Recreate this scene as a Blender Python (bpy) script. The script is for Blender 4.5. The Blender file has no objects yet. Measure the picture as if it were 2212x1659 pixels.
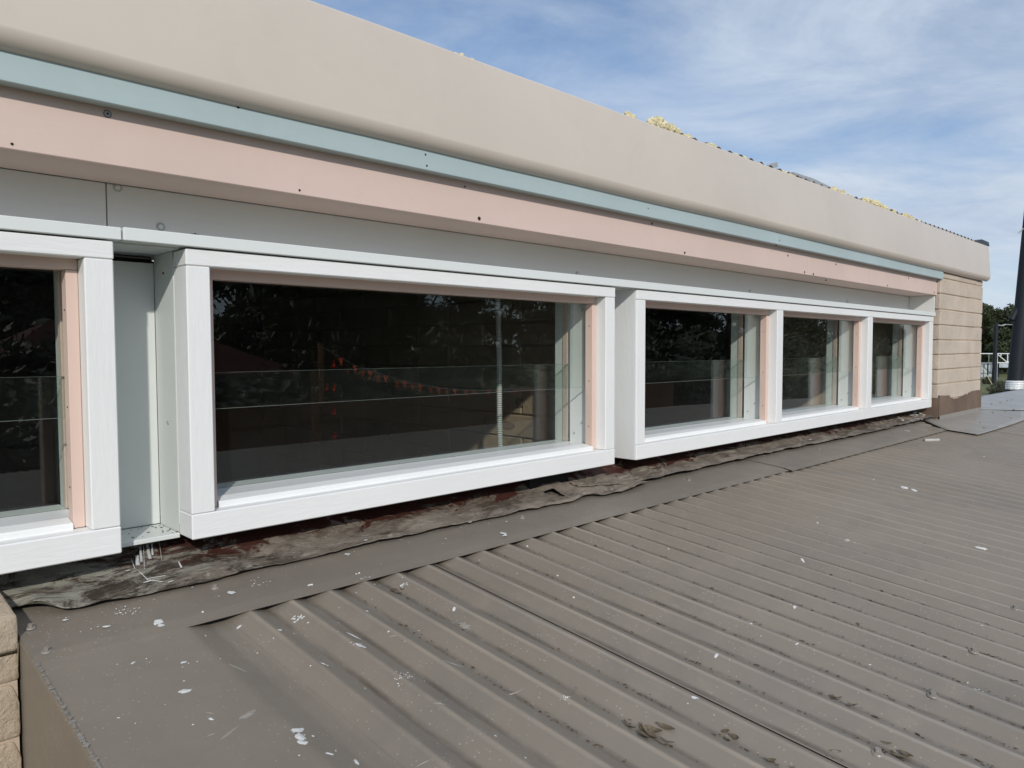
import bpy, bmesh, math, random
from mathutils import Vector, Matrix, noise
random.seed(7)
SC = bpy.context.scene
COL = SC.collection
U = 1.365                       # metres per survey unit (camera stands one unit off the window face)
GZ = -3.25                      # ground level in metres (camera eye at 0)

# ------------------------------------------------------------------ camera
F_PX, CX, CY = 1591.32, 1106.0, 829.5
R_ = Vector((0.71414938, -0.69998719, -0.00293041)).normalized()
FW = Vector((0.69911369, 0.71345551, -0.04713039)).normalized()
U_ = R_.cross(FW).normalized()
CAM = Vector((0, -1 * U, 0))
cd = bpy.data.cameras.new('camera'); co = bpy.data.objects.new('camera', cd); COL.objects.link(co)
cd.sensor_width = 36; cd.lens = 36 * F_PX / 2212.0
cd.clip_start = 0.02; cd.clip_end = 3000
m = Matrix((R_, U_, -FW)).transposed().to_4x4(); m.translation = CAM
co.matrix_world = m
SC.camera = co

# ------------------------------------------------------------------ sky, sun, exposure
S_DIR = Vector((-0.65, -1.0, 0.68)).normalized()          # towards the sun
world = bpy.data.worlds.new('World'); SC.world = world; world.use_nodes = True
nt = world.node_tree; N = nt.nodes; L = nt.links
bg = N['Background']; bg.inputs[1].default_value = 0.12
sky = N.new('ShaderNodeTexSky'); sky.sky_type = 'NISHITA'; sky.sun_disc = False
sky.sun_elevation = math.asin(S_DIR.z); sky.sun_rotation = math.atan2(S_DIR.x, S_DIR.y)
sky.air_density = 1.0; sky.dust_density = 0.15; sky.ozone_density = 4.0
tc = N.new('ShaderNodeTexCoord')
sep = N.new('ShaderNodeSeparateXYZ'); L.new(tc.outputs['Generated'], sep.inputs[0])
zz = N.new('ShaderNodeMath'); zz.operation = 'MAXIMUM'; L.new(sep.outputs[2], zz.inputs[0]); zz.inputs[1].default_value = 0.0
za = N.new('ShaderNodeMath'); za.operation = 'ADD'; L.new(zz.outputs[0], za.inputs[0]); za.inputs[1].default_value = 0.16
dv = N.new('ShaderNodeVectorMath'); dv.operation = 'DIVIDE'
cb = N.new('ShaderNodeCombineXYZ')
for i in range(3): L.new(za.outputs[0], cb.inputs[i])
L.new(tc.outputs['Generated'], dv.inputs[0]); L.new(cb.outputs[0], dv.inputs[1])
m0 = N.new('ShaderNodeMapping'); L.new(dv.outputs[0], m0.inputs[0]); m0.inputs['Rotation'].default_value = (0, 0, math.radians(38))
mp = N.new('ShaderNodeMapping'); L.new(m0.outputs[0], mp.inputs[0])
mp.inputs['Scale'].default_value = (0.62, 0.95, 0.0)
mp.inputs['Location'].default_value = (-3.2, 1.7, 0)
def wnoise(scale, det, rough, dist, vec):
    n = N.new('ShaderNodeTexNoise'); n.inputs['Scale'].default_value = scale; n.inputs['Detail'].default_value = det
    n.inputs['Roughness'].default_value = rough; n.inputs['Distortion'].default_value = dist; L.new(vec, n.inputs['Vector']); return n
c1 = wnoise(0.62, 9, 0.55, 0.25, mp.outputs[0])
c2 = wnoise(2.3, 9, 0.62, 0.45, mp.outputs[0])
mx = N.new('ShaderNodeMath'); mx.operation = 'MULTIPLY_ADD'; L.new(c2.outputs[0], mx.inputs[0]); mx.inputs[1].default_value = 0.38; L.new(c1.outputs[0], mx.inputs[2])
rp = N.new('ShaderNodeValToRGB'); L.new(mx.outputs[0], rp.inputs[0])
rp.color_ramp.elements[0].position = 0.525; rp.color_ramp.elements[0].color = (0.10, 0.10, 0.10, 1)
rp.color_ramp.elements[1].position = 0.76; rp.color_ramp.elements[1].color = (0.93, 0.93, 0.93, 1)
# cloud tone: whiter crests, greyer undersides
rc = N.new('ShaderNodeValToRGB'); L.new(c2.outputs[0], rc.inputs[0])
rc.color_ramp.elements[0].position = 0.32; rc.color_ramp.elements[0].color = (3.9, 4.6, 5.8, 1)
rc.color_ramp.elements[1].position = 0.66; rc.color_ramp.elements[1].color = (5.4, 6.1, 7.0, 1)
mixs = N.new('ShaderNodeMixRGB'); L.new(rp.outputs[0], mixs.inputs[0]); L.new(sky.outputs[0], mixs.inputs[1]); L.new(rc.outputs[0], mixs.inputs[2])
L.new(mixs.outputs[0], bg.inputs[0])

sl = bpy.data.lights.new('sun', 'SUN'); sl.energy = 2.7; sl.angle = math.radians(1.2); sl.color = (1.0, 0.955, 0.885)
so = bpy.data.objects.new('sun', sl); COL.objects.link(so)
so.rotation_euler = S_DIR.to_track_quat('Z', 'Y').to_euler(); so.location = (-6, -10, 8)
SC.view_settings.view_transform = 'Standard'; SC.view_settings.look = 'None'
SC.view_settings.exposure = 0.0; SC.view_settings.gamma = 1.0; SC.view_settings.use_curve_mapping = False
SC.render.engine = 'CYCLES'
SC.cycles.max_bounces = 10; SC.cycles.transparent_max_bounces = 16

# ------------------------------------------------------------------ survey helpers (photo measurements -> places)
def ray(px, py): return FW * F_PX + R_ * (px - CX) - U_ * (py - CY)
def at_y(px, py, Y):            # in survey units, on the vertical plane y = Y
    d = ray(px, py); t = (Y + 1) / d.y; return Vector((0, -1, 0)) + d * t
def at_depth(px, py, dep):      # metres
    return CAM + ray(px, py) / F_PX * dep
def refl(px, py, Y0, D):        # where a thing seen mirrored in the pane at y=Y0 stands if its own y is D (units)
    d = ray(px, py); t = (Y0 + 1) / d.y; P = Vector((0, -1, 0)) + d * t
    d2 = Vector((d.x, -d.y, d.z)); t = (D - Y0) / d2.y; return P + d2 * t
Z0 = -0.312; SL = 0.1024
def on_roof(px, py):
    n = Vector((0, -SL, 1)); d = ray(px, py); c = Vector((0, -1, 0)); return c + d * ((Z0 - n.dot(c)) / n.dot(d))

# ------------------------------------------------------------------ materials
MATS = {}
def new_mat(name):
    mt = bpy.data.materials.new(name); mt.use_nodes = True; MATS[name] = mt
    return mt, mt.node_tree.nodes, mt.node_tree.links, mt.node_tree.nodes['Principled BSDF']
def rgb(c): return (c[0], c[1], c[2], 1)
def node_noise(Nn, Ll, scale, detail=5, rough=0.55, dist=0.0, vscale=(1, 1, 1), obj=False):
    t = Nn.new('ShaderNodeTexCoord'); mpp = Nn.new('ShaderNodeMapping'); mpp.inputs['Scale'].default_value = vscale
    Ll.new(t.outputs['Object'], mpp.inputs[0])
    n = Nn.new('ShaderNodeTexNoise'); n.inputs['Scale'].default_value = scale; n.inputs['Detail'].default_value = detail
    n.inputs['Roughness'].default_value = rough; n.inputs['Distortion'].default_value = dist
    Ll.new(mpp.outputs[0], n.inputs['Vector']); return n
def ramp(Nn, Ll, src, p0, p1, c0=(0, 0, 0), c1=(1, 1, 1)):
    r = Nn.new('ShaderNodeValToRGB'); Ll.new(src, r.inputs[0])
    r.color_ramp.elements[0].position = p0; r.color_ramp.elements[0].color = rgb(c0)
    r.color_ramp.elements[1].position = p1; r.color_ramp.elements[1].color = rgb(c1); return r
def mixc(Nn, Ll, fac, a, b, mode='MIX'):
    mm = Nn.new('ShaderNodeMixRGB'); mm.blend_type = mode
    if isinstance(fac, (int, float)): mm.inputs[0].default_value = fac
    else: Ll.new(fac, mm.inputs[0])
    for i, v in ((1, a), (2, b)):
        if isinstance(v, tuple): mm.inputs[i].default_value = rgb(v)
        else: Ll.new(v, mm.inputs[i])
    return mm
def bump(Nn, Ll, bs, src, strength, dist=0.002, prev=None):
    b = Nn.new('ShaderNodeBump'); b.inputs['Strength'].default_value = strength; b.inputs['Distance'].default_value = dist
    Ll.new(src, b.inputs['Height'])
    if prev: Ll.new(prev.outputs[0], b.inputs['Normal'])
    Ll.new(b.outputs[0], bs.inputs['Normal']); return b
def paint(name, col, rough=0.5, var=0.06, grain=(1, 1, 1), gscale=60, bstr=0.25, dirt=0.0, spec=0.4, bdist=0.0015):
    mt, Nn, Ll, bs = new_mat(name)
    n1 = node_noise(Nn, Ll, 2.3, 5, 0.6)
    lo = tuple(max(0, c * (1 - var)) for c in col); hi = tuple(min(0.92, c * (1 + var)) for c in col)
    c = ramp(Nn, Ll, n1.outputs[0], 0.3, 0.7, lo, hi).outputs[0]
    if dirt > 0:
        nd = node_noise(Nn, Ll, 9, 8, 0.7, 0.6); d = ramp(Nn, Ll, nd.outputs[0], 0.52, 0.78, (0, 0, 0), (dirt, dirt, dirt))
        c = mixc(Nn, Ll, d.outputs[0], c, (col[0] * 0.5, col[1] * 0.47, col[2] * 0.42)).outputs[0]
    Ll.new(c, bs.inputs['Base Color'])
    bs.inputs['Roughness'].default_value = rough; bs.inputs['Specular IOR Level'].default_value = spec
    n2 = node_noise(Nn, Ll, gscale, 4, 0.55, 0.3, grain)
    b1 = bump(Nn, Ll, bs, n2.outputs[0], bstr, bdist)
    n3 = node_noise(Nn, Ll, 4.0, 3, 0.5); bump(Nn, Ll, bs, n3.outputs[0], 0.12, 0.01, b1)
    return mt
paint('white_h', (0.79, 0.795, 0.79), 0.42, 0.03, (0.16, 1, 1), 110, 0.4, 0.05, 0.45, 0.002)
paint('white_v', (0.79, 0.795, 0.79), 0.42, 0.03, (1, 1, 0.16), 110, 0.4, 0.05, 0.45, 0.002)
paint('mint', (0.655, 0.685, 0.665), 0.4, 0.03, (1, 1, 0.3), 70, 0.12, 0.05)
paint('mint_board', (0.70, 0.70, 0.675), 0.45, 0.03, (0.3, 1, 1), 40, 0.15, 0.06)
paint('trim', (0.70, 0.735, 0.72), 0.36, 0.015, (0.2, 1, 1), 50, 0.06)
paint('sill', (0.74, 0.76, 0.77), 0.33, 0.02, (0.2, 1, 1), 60, 0.1, 0.05)
paint('pink', (0.66, 0.515, 0.455), 0.5, 0.05, (0.25, 1, 1), 60, 0.22, 0.10)
paint('pink_bead', (0.665, 0.50, 0.43), 0.5, 0.03, (1, 1, 0.3), 60, 0.12, 0.05)
paint('blue', (0.405, 0.495, 0.51), 0.5, 0.05, (0.25, 1, 1), 60, 0.2, 0.10)
paint('fascia', (0.605, 0.540, 0.475), 0.36, 0.04, (0.3, 1, 1), 25, 0.08, 0.10, 0.5)
paint('dark_timber', (0.045, 0.016, 0.011), 0.8, 0.35, (0.3, 1, 1), 30, 0.5, 0.3)
paint('black_gap', (0.012, 0.011, 0.010), 0.9, 0.2)
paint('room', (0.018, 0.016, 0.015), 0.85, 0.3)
paint('hole', (0.02, 0.015, 0.012), 0.8, 0.2)
paint('screw_paint', (0.40, 0.41, 0.40), 0.4, 0.05)
paint('gunmetal', (0.016, 0.020, 0.026), 0.6, 0.12, (1, 1, 0.2), 20, 0.1, 0.1, 0.25)
paint('plastic_white', (0.75, 0.76, 0.77), 0.3, 0.06, (1, 1, 3), 30, 0.6, 0.1)
paint('black_film', (0.018, 0.019, 0.02), 0.4, 0.3, (1, 1, 1), 20, 0.5)
paint('galv', (0.35, 0.37, 0.38), 0.4, 0.15, (1, 1, 1), 30, 0.15, 0.2)
paint('conduit', (0.50, 0.50, 0.49), 0.5, 0.05)
paint('orange', (0.85, 0.10, 0.045), 0.6, 0.1)
_m = MATS['orange']; _n = _m.node_tree.nodes; _l = _m.node_tree.links; _t = _n.new('ShaderNodeBsdfTranslucent'); _t.inputs[0].default_value = (1.0, 0.17, 0.08, 1)
_x = _n.new('ShaderNodeMixShader'); _x.inputs[0].default_value = 0.8; _l.new(_n['Principled BSDF'].outputs[0], _x.inputs[1]); _l.new(_t.outputs[0], _x.inputs[2]); _l.new(_x.outputs[0], _n['Material Output'].inputs[0])
paint('pole_timber', (0.30, 0.14, 0.06), 0.8, 0.2, (1, 1, 0.1), 30, 0.4, 0.2)
paint('fence_timber', (0.22, 0.10, 0.05), 0.85, 0.25, (1, 1, 0.1), 20, 0.4, 0.3)
paint('roof_tile', (0.12, 0.032, 0.024), 0.8, 0.25, (1, 1, 1), 20, 0.4, 0.3)
paint('house_wall', (0.42, 0.40, 0.36), 0.8, 0.1)
paint('fence_sheet', (0.42, 0.47, 0.50), 0.6, 0.25, (1, 1, 0.3), 2, 0.2, 0.3)
paint('bark', (0.10, 0.075, 0.055), 0.9, 0.3, (1, 1, 0.3), 6, 0.8, 0.3)

def block_mat(name, col, brightness=1.0, bs_=1.0):
    mt, Nn, Ll, bs = new_mat(name)
    n1 = node_noise(Nn, Ll, 5, 7, 0.6)
    c = ramp(Nn, Ll, n1.outputs[0], 0.3, 0.72, tuple(x * 0.86 for x in col), tuple(x * 1.1 for x in col))
    n4 = node_noise(Nn, Ll, 55, 6, 0.75); pit = ramp(Nn, Ll, n4.outputs[0], 0.66, 0.74, (0, 0, 0), (0.75, 0.75, 0.75))
    c = mixc(Nn, Ll, pit.outputs[0], c.outputs[0], tuple(x * 0.35 for x in col))
    Ll.new(c.outputs[0], bs.inputs['Base Color']); bs.inputs['Roughness'].default_value = 0.85; bs.inputs['Specular IOR Level'].default_value = 0.25
    n2 = node_noise(Nn, Ll, 70, 8, 0.7, 0.4); b1 = bump(Nn, Ll, bs, n2.outputs[0], 0.55 * bs_, 0.006)
    n3 = node_noise(Nn, Ll, 16, 5, 0.6); bump(Nn, Ll, bs, n3.outputs[0], 0.4 * bs_, 0.01, b1)
    return mt
block_mat('block', (0.55, 0.47, 0.39), 1, 1.3)
block_mat('block_rough', (0.52, 0.42, 0.315), 1, 1.8)
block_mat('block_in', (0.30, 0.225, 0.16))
block_mat('mortar', (0.50, 0.40, 0.31))

# painted roof steel: brown grey, dusty, speckled with overspray, scratches and stains
def roof_mat(name, col, stain=0.5, rough=0.42, crest=False):
    mt, Nn, Ll, bs = new_mat(name)
    n1 = node_noise(Nn, Ll, 1.9, 8, 0.62, 0.4)
    c = ramp(Nn, Ll, n1.outputs[0], 0.28, 0.74, tuple(x * 0.90 for x in col), tuple(x * 1.12 for x in col)).outputs[0]
    ng = node_noise(Nn, Ll, 7, 8, 0.7, 0.8); g = ramp(Nn, Ll, ng.outputs[0], 0.54, 0.78, (0, 0, 0), (stain * 0.55,) * 3)
    c = mixc(Nn, Ll, g.outputs[0], c, (col[0] * 1.45, col[1] * 1.45, col[2] * 1.45)).outputs[0]
    nb = node_noise(Nn, Ll, 3.3, 7, 0.7, 0.5); gb = ramp(Nn, Ll, nb.outputs[0], 0.50, 0.68, (0, 0, 0), (0.5,) * 3)
    c = mixc(Nn, Ll, gb.outputs[0], c, (col[0] * 0.74, col[1] * 0.78, col[2] * 0.84)).outputs[0]
    # long scuffs down the slope
    ns = node_noise(Nn, Ll, 26, 6, 0.7, 0.2, (2.2, 0.16, 1)); s = ramp(Nn, Ll, ns.outputs[0], 0.66, 0.76, (0, 0, 0), (stain * 0.55,) * 3)
    c = mixc(Nn, Ll, s.outputs[0], c, (col[0] * 1.8, col[1] * 1.75, col[2] * 1.7)).outputs[0]
    # fine pale specks, thicker in patches
    t = Nn.new('ShaderNodeTexCoord'); v = Nn.new('ShaderNodeTexVoronoi'); v.inputs['Scale'].default_value = 150; Ll.new(t.outputs['Object'], v.inputs['Vector'])
    sp = ramp(Nn, Ll, v.outputs['Distance'], 0.13, 0.24, (1, 1, 1), (0, 0, 0))
    pk = node_noise(Nn, Ll, 8, 5, 0.6); pm = ramp(Nn, Ll, pk.outputs[0], 0.38, 0.62, (0.1,) * 3, (0.95, 0.95, 0.95))
    rn = Nn.new('ShaderNodeMath'); rn.operation = 'GREATER_THAN'; rn.inputs[1].default_value = 0.62
    sr = Nn.new('ShaderNodeSeparateColor'); Ll.new(v.outputs['Color'], sr.inputs[0]); Ll.new(sr.outputs[0], rn.inputs[0])
    m1 = Nn.new('ShaderNodeMath'); m1.operation = 'MULTIPLY'; Ll.new(sp.outputs[0], m1.inputs[0]); Ll.new(pm.outputs[0], m1.inputs[1])
    m2 = Nn.new('ShaderNodeMath'); m2.operation = 'MULTIPLY'; Ll.new(m1.outputs[0], m2.inputs[0]); Ll.new(rn.outputs[0], m2.inputs[1])
    c = mixc(Nn, Ll, m2.outputs[0], c, (0.38, 0.35, 0.31)).outputs[0]
    if crest:                                   # crest highlight put into the colour, with rubbed paint; grime settled in the valleys
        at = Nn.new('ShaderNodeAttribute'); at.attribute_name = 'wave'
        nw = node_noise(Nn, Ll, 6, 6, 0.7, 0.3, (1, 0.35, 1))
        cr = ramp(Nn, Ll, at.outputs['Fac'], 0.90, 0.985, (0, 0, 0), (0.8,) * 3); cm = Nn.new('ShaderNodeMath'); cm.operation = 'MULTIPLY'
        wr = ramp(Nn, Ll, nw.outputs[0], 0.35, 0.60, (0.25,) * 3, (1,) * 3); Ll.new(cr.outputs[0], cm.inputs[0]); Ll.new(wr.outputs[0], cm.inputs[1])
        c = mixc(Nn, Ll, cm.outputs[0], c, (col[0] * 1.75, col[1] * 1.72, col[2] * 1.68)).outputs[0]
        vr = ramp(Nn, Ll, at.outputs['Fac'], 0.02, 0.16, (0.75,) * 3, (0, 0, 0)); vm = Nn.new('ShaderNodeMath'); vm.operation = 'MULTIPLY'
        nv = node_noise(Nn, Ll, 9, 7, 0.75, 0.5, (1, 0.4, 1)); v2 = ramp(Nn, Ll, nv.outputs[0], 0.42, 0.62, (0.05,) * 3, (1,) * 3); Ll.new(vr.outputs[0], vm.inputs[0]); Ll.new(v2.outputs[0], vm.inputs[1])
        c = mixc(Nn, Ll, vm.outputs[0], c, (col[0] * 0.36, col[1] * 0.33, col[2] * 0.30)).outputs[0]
    Ll.new(c, bs.inputs['Base Color'])
    nr = node_noise(Nn, Ll, 5, 6, 0.6); rr = ramp(Nn, Ll, nr.outputs[0], 0.3, 0.7, (rough - 0.08,) * 3, (rough + 0.14,) * 3)
    Ll.new(rr.outputs[0], bs.inputs['Roughness']); bs.inputs['Specular IOR Level'].default_value = 0.45
    n2 = node_noise(Nn, Ll, 240, 4, 0.6); b1 = bump(Nn, Ll, bs, n2.outputs[0], 0.12, 0.001)
    n3 = node_noise(Nn, Ll, 5, 4, 0.5); bump(Nn, Ll, bs, n3.outputs[0], 0.22, 0.008, b1)
    return mt
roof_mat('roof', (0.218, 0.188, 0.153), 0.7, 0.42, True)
roof_mat('flash', (0.190, 0.163, 0.133), 0.8)
roof_mat('capping', (0.33, 0.32, 0.305), 0.5, 0.4)
roof_mat('cover', (0.27, 0.25, 0.225), 0.8, 0.4)
roof_mat('barge', (0.205, 0.175, 0.14), 0.2)
roof_mat('bolt', (0.24, 0.215, 0.19), 0.8)

# old lead flashing with flaking red brown paint near the wall and pale mould
def lead_mat():
    mt, Nn, Ll, bs = new_mat('lead')
    n1 = node_noise(Nn, Ll, 11, 10, 0.78, 1.2, (0.5, 1, 1))
    c = ramp(Nn, Ll, n1.outputs[0], 0.30, 0.70, (0.060, 0.043, 0.031), (0.29, 0.25, 0.205)).outputs[0]
    n5 = node_noise(Nn, Ll, 22, 10, 0.82, 1.5, (0.3, 1, 1)); st = ramp(Nn, Ll, n5.outputs[0], 0.55, 0.62, (0, 0, 0), (0.9,) * 3)
    c = mixc(Nn, Ll, st.outputs[0], c, (0.34, 0.31, 0.26)).outputs[0]
    n6 = node_noise(Nn, Ll, 9, 8, 0.75, 1.0, (0.3, 1, 1)); sd = ramp(Nn, Ll, n6.outputs[0], 0.52, 0.62, (0, 0, 0), (0.85,) * 3)
    c = mixc(Nn, Ll, sd.outputs[0], c, (0.05, 0.033, 0.022)).outputs[0]
    # remnants of red brown paint, where the sheet turns up the wall (height along the sheet stored per vertex)
    at = Nn.new('ShaderNodeAttribute'); at.attribute_name = 'up'
    n7 = node_noise(Nn, Ll, 11, 9, 0.75, 0.8, (0.6, 1, 1))
    ad = Nn.new('ShaderNodeMath'); ad.operation = 'MULTIPLY_ADD'; Ll.new(n7.outputs[0], ad.inputs[0]); ad.inputs[1].default_value = 1.7; Ll.new(at.outputs['Fac'], ad.inputs[2])
    rd = ramp(Nn, Ll, ad.outputs[0], 1.17, 1.22, (0, 0, 0), (1, 1, 1))
    rd.color_ramp.elements[0].position = 0.665; rd.color_ramp.elements[1].position = 0.685
    hf = Nn.new('ShaderNodeMath'); hf.operation = 'MULTIPLY'; hf.inputs[1].default_value = 0.43; Ll.new(ad.outputs[0], hf.inputs[0]); Ll.new(hf.outputs[0], rd.inputs[0])
    c = mixc(Nn, Ll, rd.outputs[0], c, (0.050, 0.014, 0.009)).outputs[0]
    # pale mould spreading from the left end, black grime between
    tco = Nn.new('ShaderNodeTexCoord'); sx = Nn.new('ShaderNodeSeparateXYZ'); Ll.new(tco.outputs['Object'], sx.inputs[0])
    gx = Nn.new('ShaderNodeMapRange'); gx.inputs['From Min'].default_value = 0.30; gx.inputs['From Max'].default_value = 0.85; gx.inputs['To Min'].default_value = 0.17; gx.inputs['To Max'].default_value = -0.02
    Ll.new(sx.outputs[0], gx.inputs[0]); n9 = node_noise(Nn, Ll, 15, 10, 0.8, 1.8, (0.4, 1, 1)); a9 = Nn.new('ShaderNodeMath'); a9.operation = 'ADD'; Ll.new(n9.outputs[0], a9.inputs[0]); Ll.new(gx.outputs[0], a9.inputs[1])
    m9 = ramp(Nn, Ll, a9.outputs[0], 0.60, 0.70, (0, 0, 0), (0.85,) * 3); c = mixc(Nn, Ll, m9.outputs[0], c, (0.32, 0.315, 0.265)).outputs[0]
    n10 = node_noise(Nn, Ll, 18, 10, 0.8, 1.2, (0.35, 1, 1)); a10 = Nn.new('ShaderNodeMath'); a10.operation = 'ADD'; Ll.new(n10.outputs[0], a10.inputs[0]); Ll.new(gx.outputs[0], a10.inputs[1])
    m10 = ramp(Nn, Ll, a10.outputs[0], 0.60, 0.65, (0, 0, 0), (0.9,) * 3); inv = Nn.new('ShaderNodeInvert'); Ll.new(m9.outputs[0], inv.inputs[1]); mm10 = Nn.new('ShaderNodeMath'); mm10.operation = 'MULTIPLY'; Ll.new(m10.outputs[0], mm10.inputs[0]); Ll.new(inv.outputs[0], mm10.inputs[1])
    c = mixc(Nn, Ll, mm10.outputs[0], c, (0.030, 0.022, 0.015)).outputs[0]
    n8 = node_noise(Nn, Ll, 45, 8, 0.8, 0.5); wf = ramp(Nn, Ll, n8.outputs[0], 0.67, 0.70, (0, 0, 0), (0.8,) * 3)
    c = mixc(Nn, Ll, wf.outputs[0], c, (0.45, 0.43, 0.38)).outputs[0]
    Ll.new(c, bs.inputs['Base Color']); bs.inputs['Roughness'].default_value = 0.6; bs.inputs['Specular IOR Level'].default_value = 0.35
    n2 = node_noise(Nn, Ll, 60, 8, 0.7, 0.6, (0.5, 1, 1)); b1 = bump(Nn, Ll, bs, n2.outputs[0], 0.8, 0.006)
    n3 = node_noise(Nn, Ll, 12, 5, 0.6, 1, (0.5, 1, 1)); bump(Nn, Ll, bs, n3.outputs[0], 0.5, 0.012, b1)
lead_mat()

def glass_mat(gname='glass', f0=0.0005, f1=0.003):
    mt, Nn, Ll, bs = new_mat(gname)
    Nn.remove(bs); out = Nn['Material Output']
    tr = Nn.new('ShaderNodeBsdfTransparent'); tr.inputs[0].default_value = (0.94, 0.965, 0.95, 1)
    gl = Nn.new('ShaderNodeBsdfGlossy'); gl.inputs['Roughness'].default_value = 0.0; gl.inputs[0].default_value = (0.95, 0.97, 0.97, 1)
    fr = Nn.new('ShaderNodeFresnel'); gm = Nn.new('ShaderNodeNewGeometry'); mr = Nn.new('ShaderNodeMapRange')
    mr.inputs['To Min'].default_value = 1.5; mr.inputs['To Max'].default_value = 1 / 1.5      # same reflectance from either side of the thin pane
    Ll.new(gm.outputs['Backfacing'], mr.inputs[0]); Ll.new(mr.outputs[0], fr.inputs[0])
    # dust: a few specks and a thin film
    n = node_noise(Nn, Ll, 150, 3, 0.6); sp = ramp(Nn, Ll, n.outputs[0], 0.80, 0.82, (0, 0, 0), (0.7,) * 3)
    nf = node_noise(Nn, Ll, 3, 5, 0.6); fl = ramp(Nn, Ll, nf.outputs[0], 0.35, 0.8, (f0,) * 3, (f1,) * 3)
    ad = Nn.new('ShaderNodeMath'); ad.operation = 'ADD'; Ll.new(sp.outputs[0], ad.inputs[0]); Ll.new(fl.outputs[0], ad.inputs[1])
    df = Nn.new('ShaderNodeBsdfDiffuse'); df.inputs[0].default_value = (0.6, 0.6, 0.58, 1)
    m1 = Nn.new('ShaderNodeMixShader'); Ll.new(fr.outputs[0], m1.inputs[0]); Ll.new(tr.outputs[0], m1.inputs[1]); Ll.new(gl.outputs[0], m1.inputs[2])
    m2 = Nn.new('ShaderNodeMixShader'); Ll.new(ad.outputs[0], m2.inputs[0]); Ll.new(m1.outputs[0], m2.inputs[1]); Ll.new(df.outputs[0], m2.inputs[2])
    Ll.new(m2.outputs[0], out.inputs[0])
glass_mat()
glass_mat('glass_dusty', 0.003, 0.009)
paint('glass_edge', (0.17, 0.20, 0.185), 0.3, 0.3, (0.3, 1, 1), 30)
def simple(name, col, rough=0.8, col2=None, sc=8):
    mt, Nn, Ll, bs = new_mat(name)
    n = node_noise(Nn, Ll, sc, 6, 0.65, 0.3); c = ramp(Nn, Ll, n.outputs[0], 0.3, 0.7, col, col2 or tuple(x * 1.4 for x in col))
    Ll.new(c.outputs[0], bs.inputs['Base Color']); bs.inputs['Roughness'].default_value = rough
    nb = node_noise(Nn, Ll, sc * 6, 5, 0.6); bump(Nn, Ll, bs, nb.outputs[0], 0.4, 0.01)
    return mt
simple('wool', (0.52, 0.44, 0.24), 0.95, (0.78, 0.72, 0.50), 40)
simple('fleck', (0.58, 0.585, 0.575), 0.5, (0.80, 0.80, 0.79), 60)
simple('fleck_dull', (0.40, 0.385, 0.36), 0.6, (0.56, 0.54, 0.50), 40)
simple('scuff', (0.25, 0.23, 0.20), 0.6, (0.34, 0.32, 0.29), 40)
simple('litter', (0.035, 0.024, 0.015), 0.9, (0.13, 0.095, 0.06), 60)
simple('leaf_dead', (0.075, 0.055, 0.035), 0.8, (0.17, 0.135, 0.09), 50)
simple('grass', (0.055, 0.072, 0.022), 0.95, (0.15, 0.145, 0.05), 0.25)
simple('old_plaster', (0.10, 0.065, 0.045), 0.85, (0.20, 0.14, 0.105), 25)
def leaf_mat(name, a, b):
    mt, Nn, Ll, bs = new_mat(name)
    g = Nn.new('ShaderNodeNewGeometry'); r = ramp(Nn, Ll, g.outputs['Random Per Island'], 0.0, 1.0, a, b)
    Ll.new(r.outputs[0], bs.inputs['Base Color']); bs.inputs['Roughness'].default_value = 0.6
    bs.inputs['Subsurface Weight'].default_value = 0.0
leaf_mat('leaf', (0.022, 0.034, 0.012), (0.075, 0.09, 0.035))
leaf_mat('leaf_b', (0.028, 0.036, 0.018), (0.09, 0.098, 0.05))

# ------------------------------------------------------------------ mesh helpers (survey units in, metres out)
def link(name, bm, mat, parent=None, scale=U, smooth=False, **props):
    me = bpy.data.meshes.new(name)
    if scale != 1: bmesh.ops.scale(bm, vec=(scale,) * 3, verts=bm.verts)
    bmesh.ops.recalc_face_normals(bm, faces=bm.faces)
    if smooth:
        for f in bm.faces: f.smooth = True
    bm.to_mesh(me); bm.free()
    me.materials.append(MATS[mat])
    o = bpy.data.objects.new(name, me); COL.objects.link(o)
    if parent is not None: o.parent = parent
    for k, v in props.items(): o[k] = v
    return o
def empty(name, parent=None, **props):
    o = bpy.data.objects.new(name, None); o.empty_display_size = 0.05; COL.objects.link(o)
    if parent is not None: o.parent = parent
    for k, v in props.items(): o[k] = v
    return o
def box(bm, x0, x1, y0, y1, z0, z1, bev=0.0, jit=0.0, seg=1):
    b2 = bmesh.new()
    vs = [b2.verts.new((x, y, z)) for x in (x0, x1) for y in (y0, y1) for z in (z0, z1)]
    for f in ((0, 1, 3, 2), (4, 6, 7, 5), (0, 4, 5, 1), (2, 3, 7, 6), (0, 2, 6, 4), (1, 5, 7, 3)): b2.faces.new([vs[i] for i in f])
    if jit:
        for v in b2.verts: v.co += Vector((random.uniform(-jit, jit), random.uniform(-jit, jit), random.uniform(-jit, jit)))
    if bev: bmesh.ops.bevel(b2, geom=list(b2.edges), offset=bev, segments=seg, profile=0.5, affect='EDGES')
    t = bpy.data.meshes.new('t'); b2.to_mesh(t); b2.free(); bm.from_mesh(t); bpy.data.meshes.remove(t)
def B(name, mat, parent, x0, x1, y0, y1, z0, z1, bev=0.0012, **props):
    bm = bmesh.new(); box(bm, x0, x1, y0, y1, z0, z1, bev); return link(name, bm, mat, parent, **props)
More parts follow.
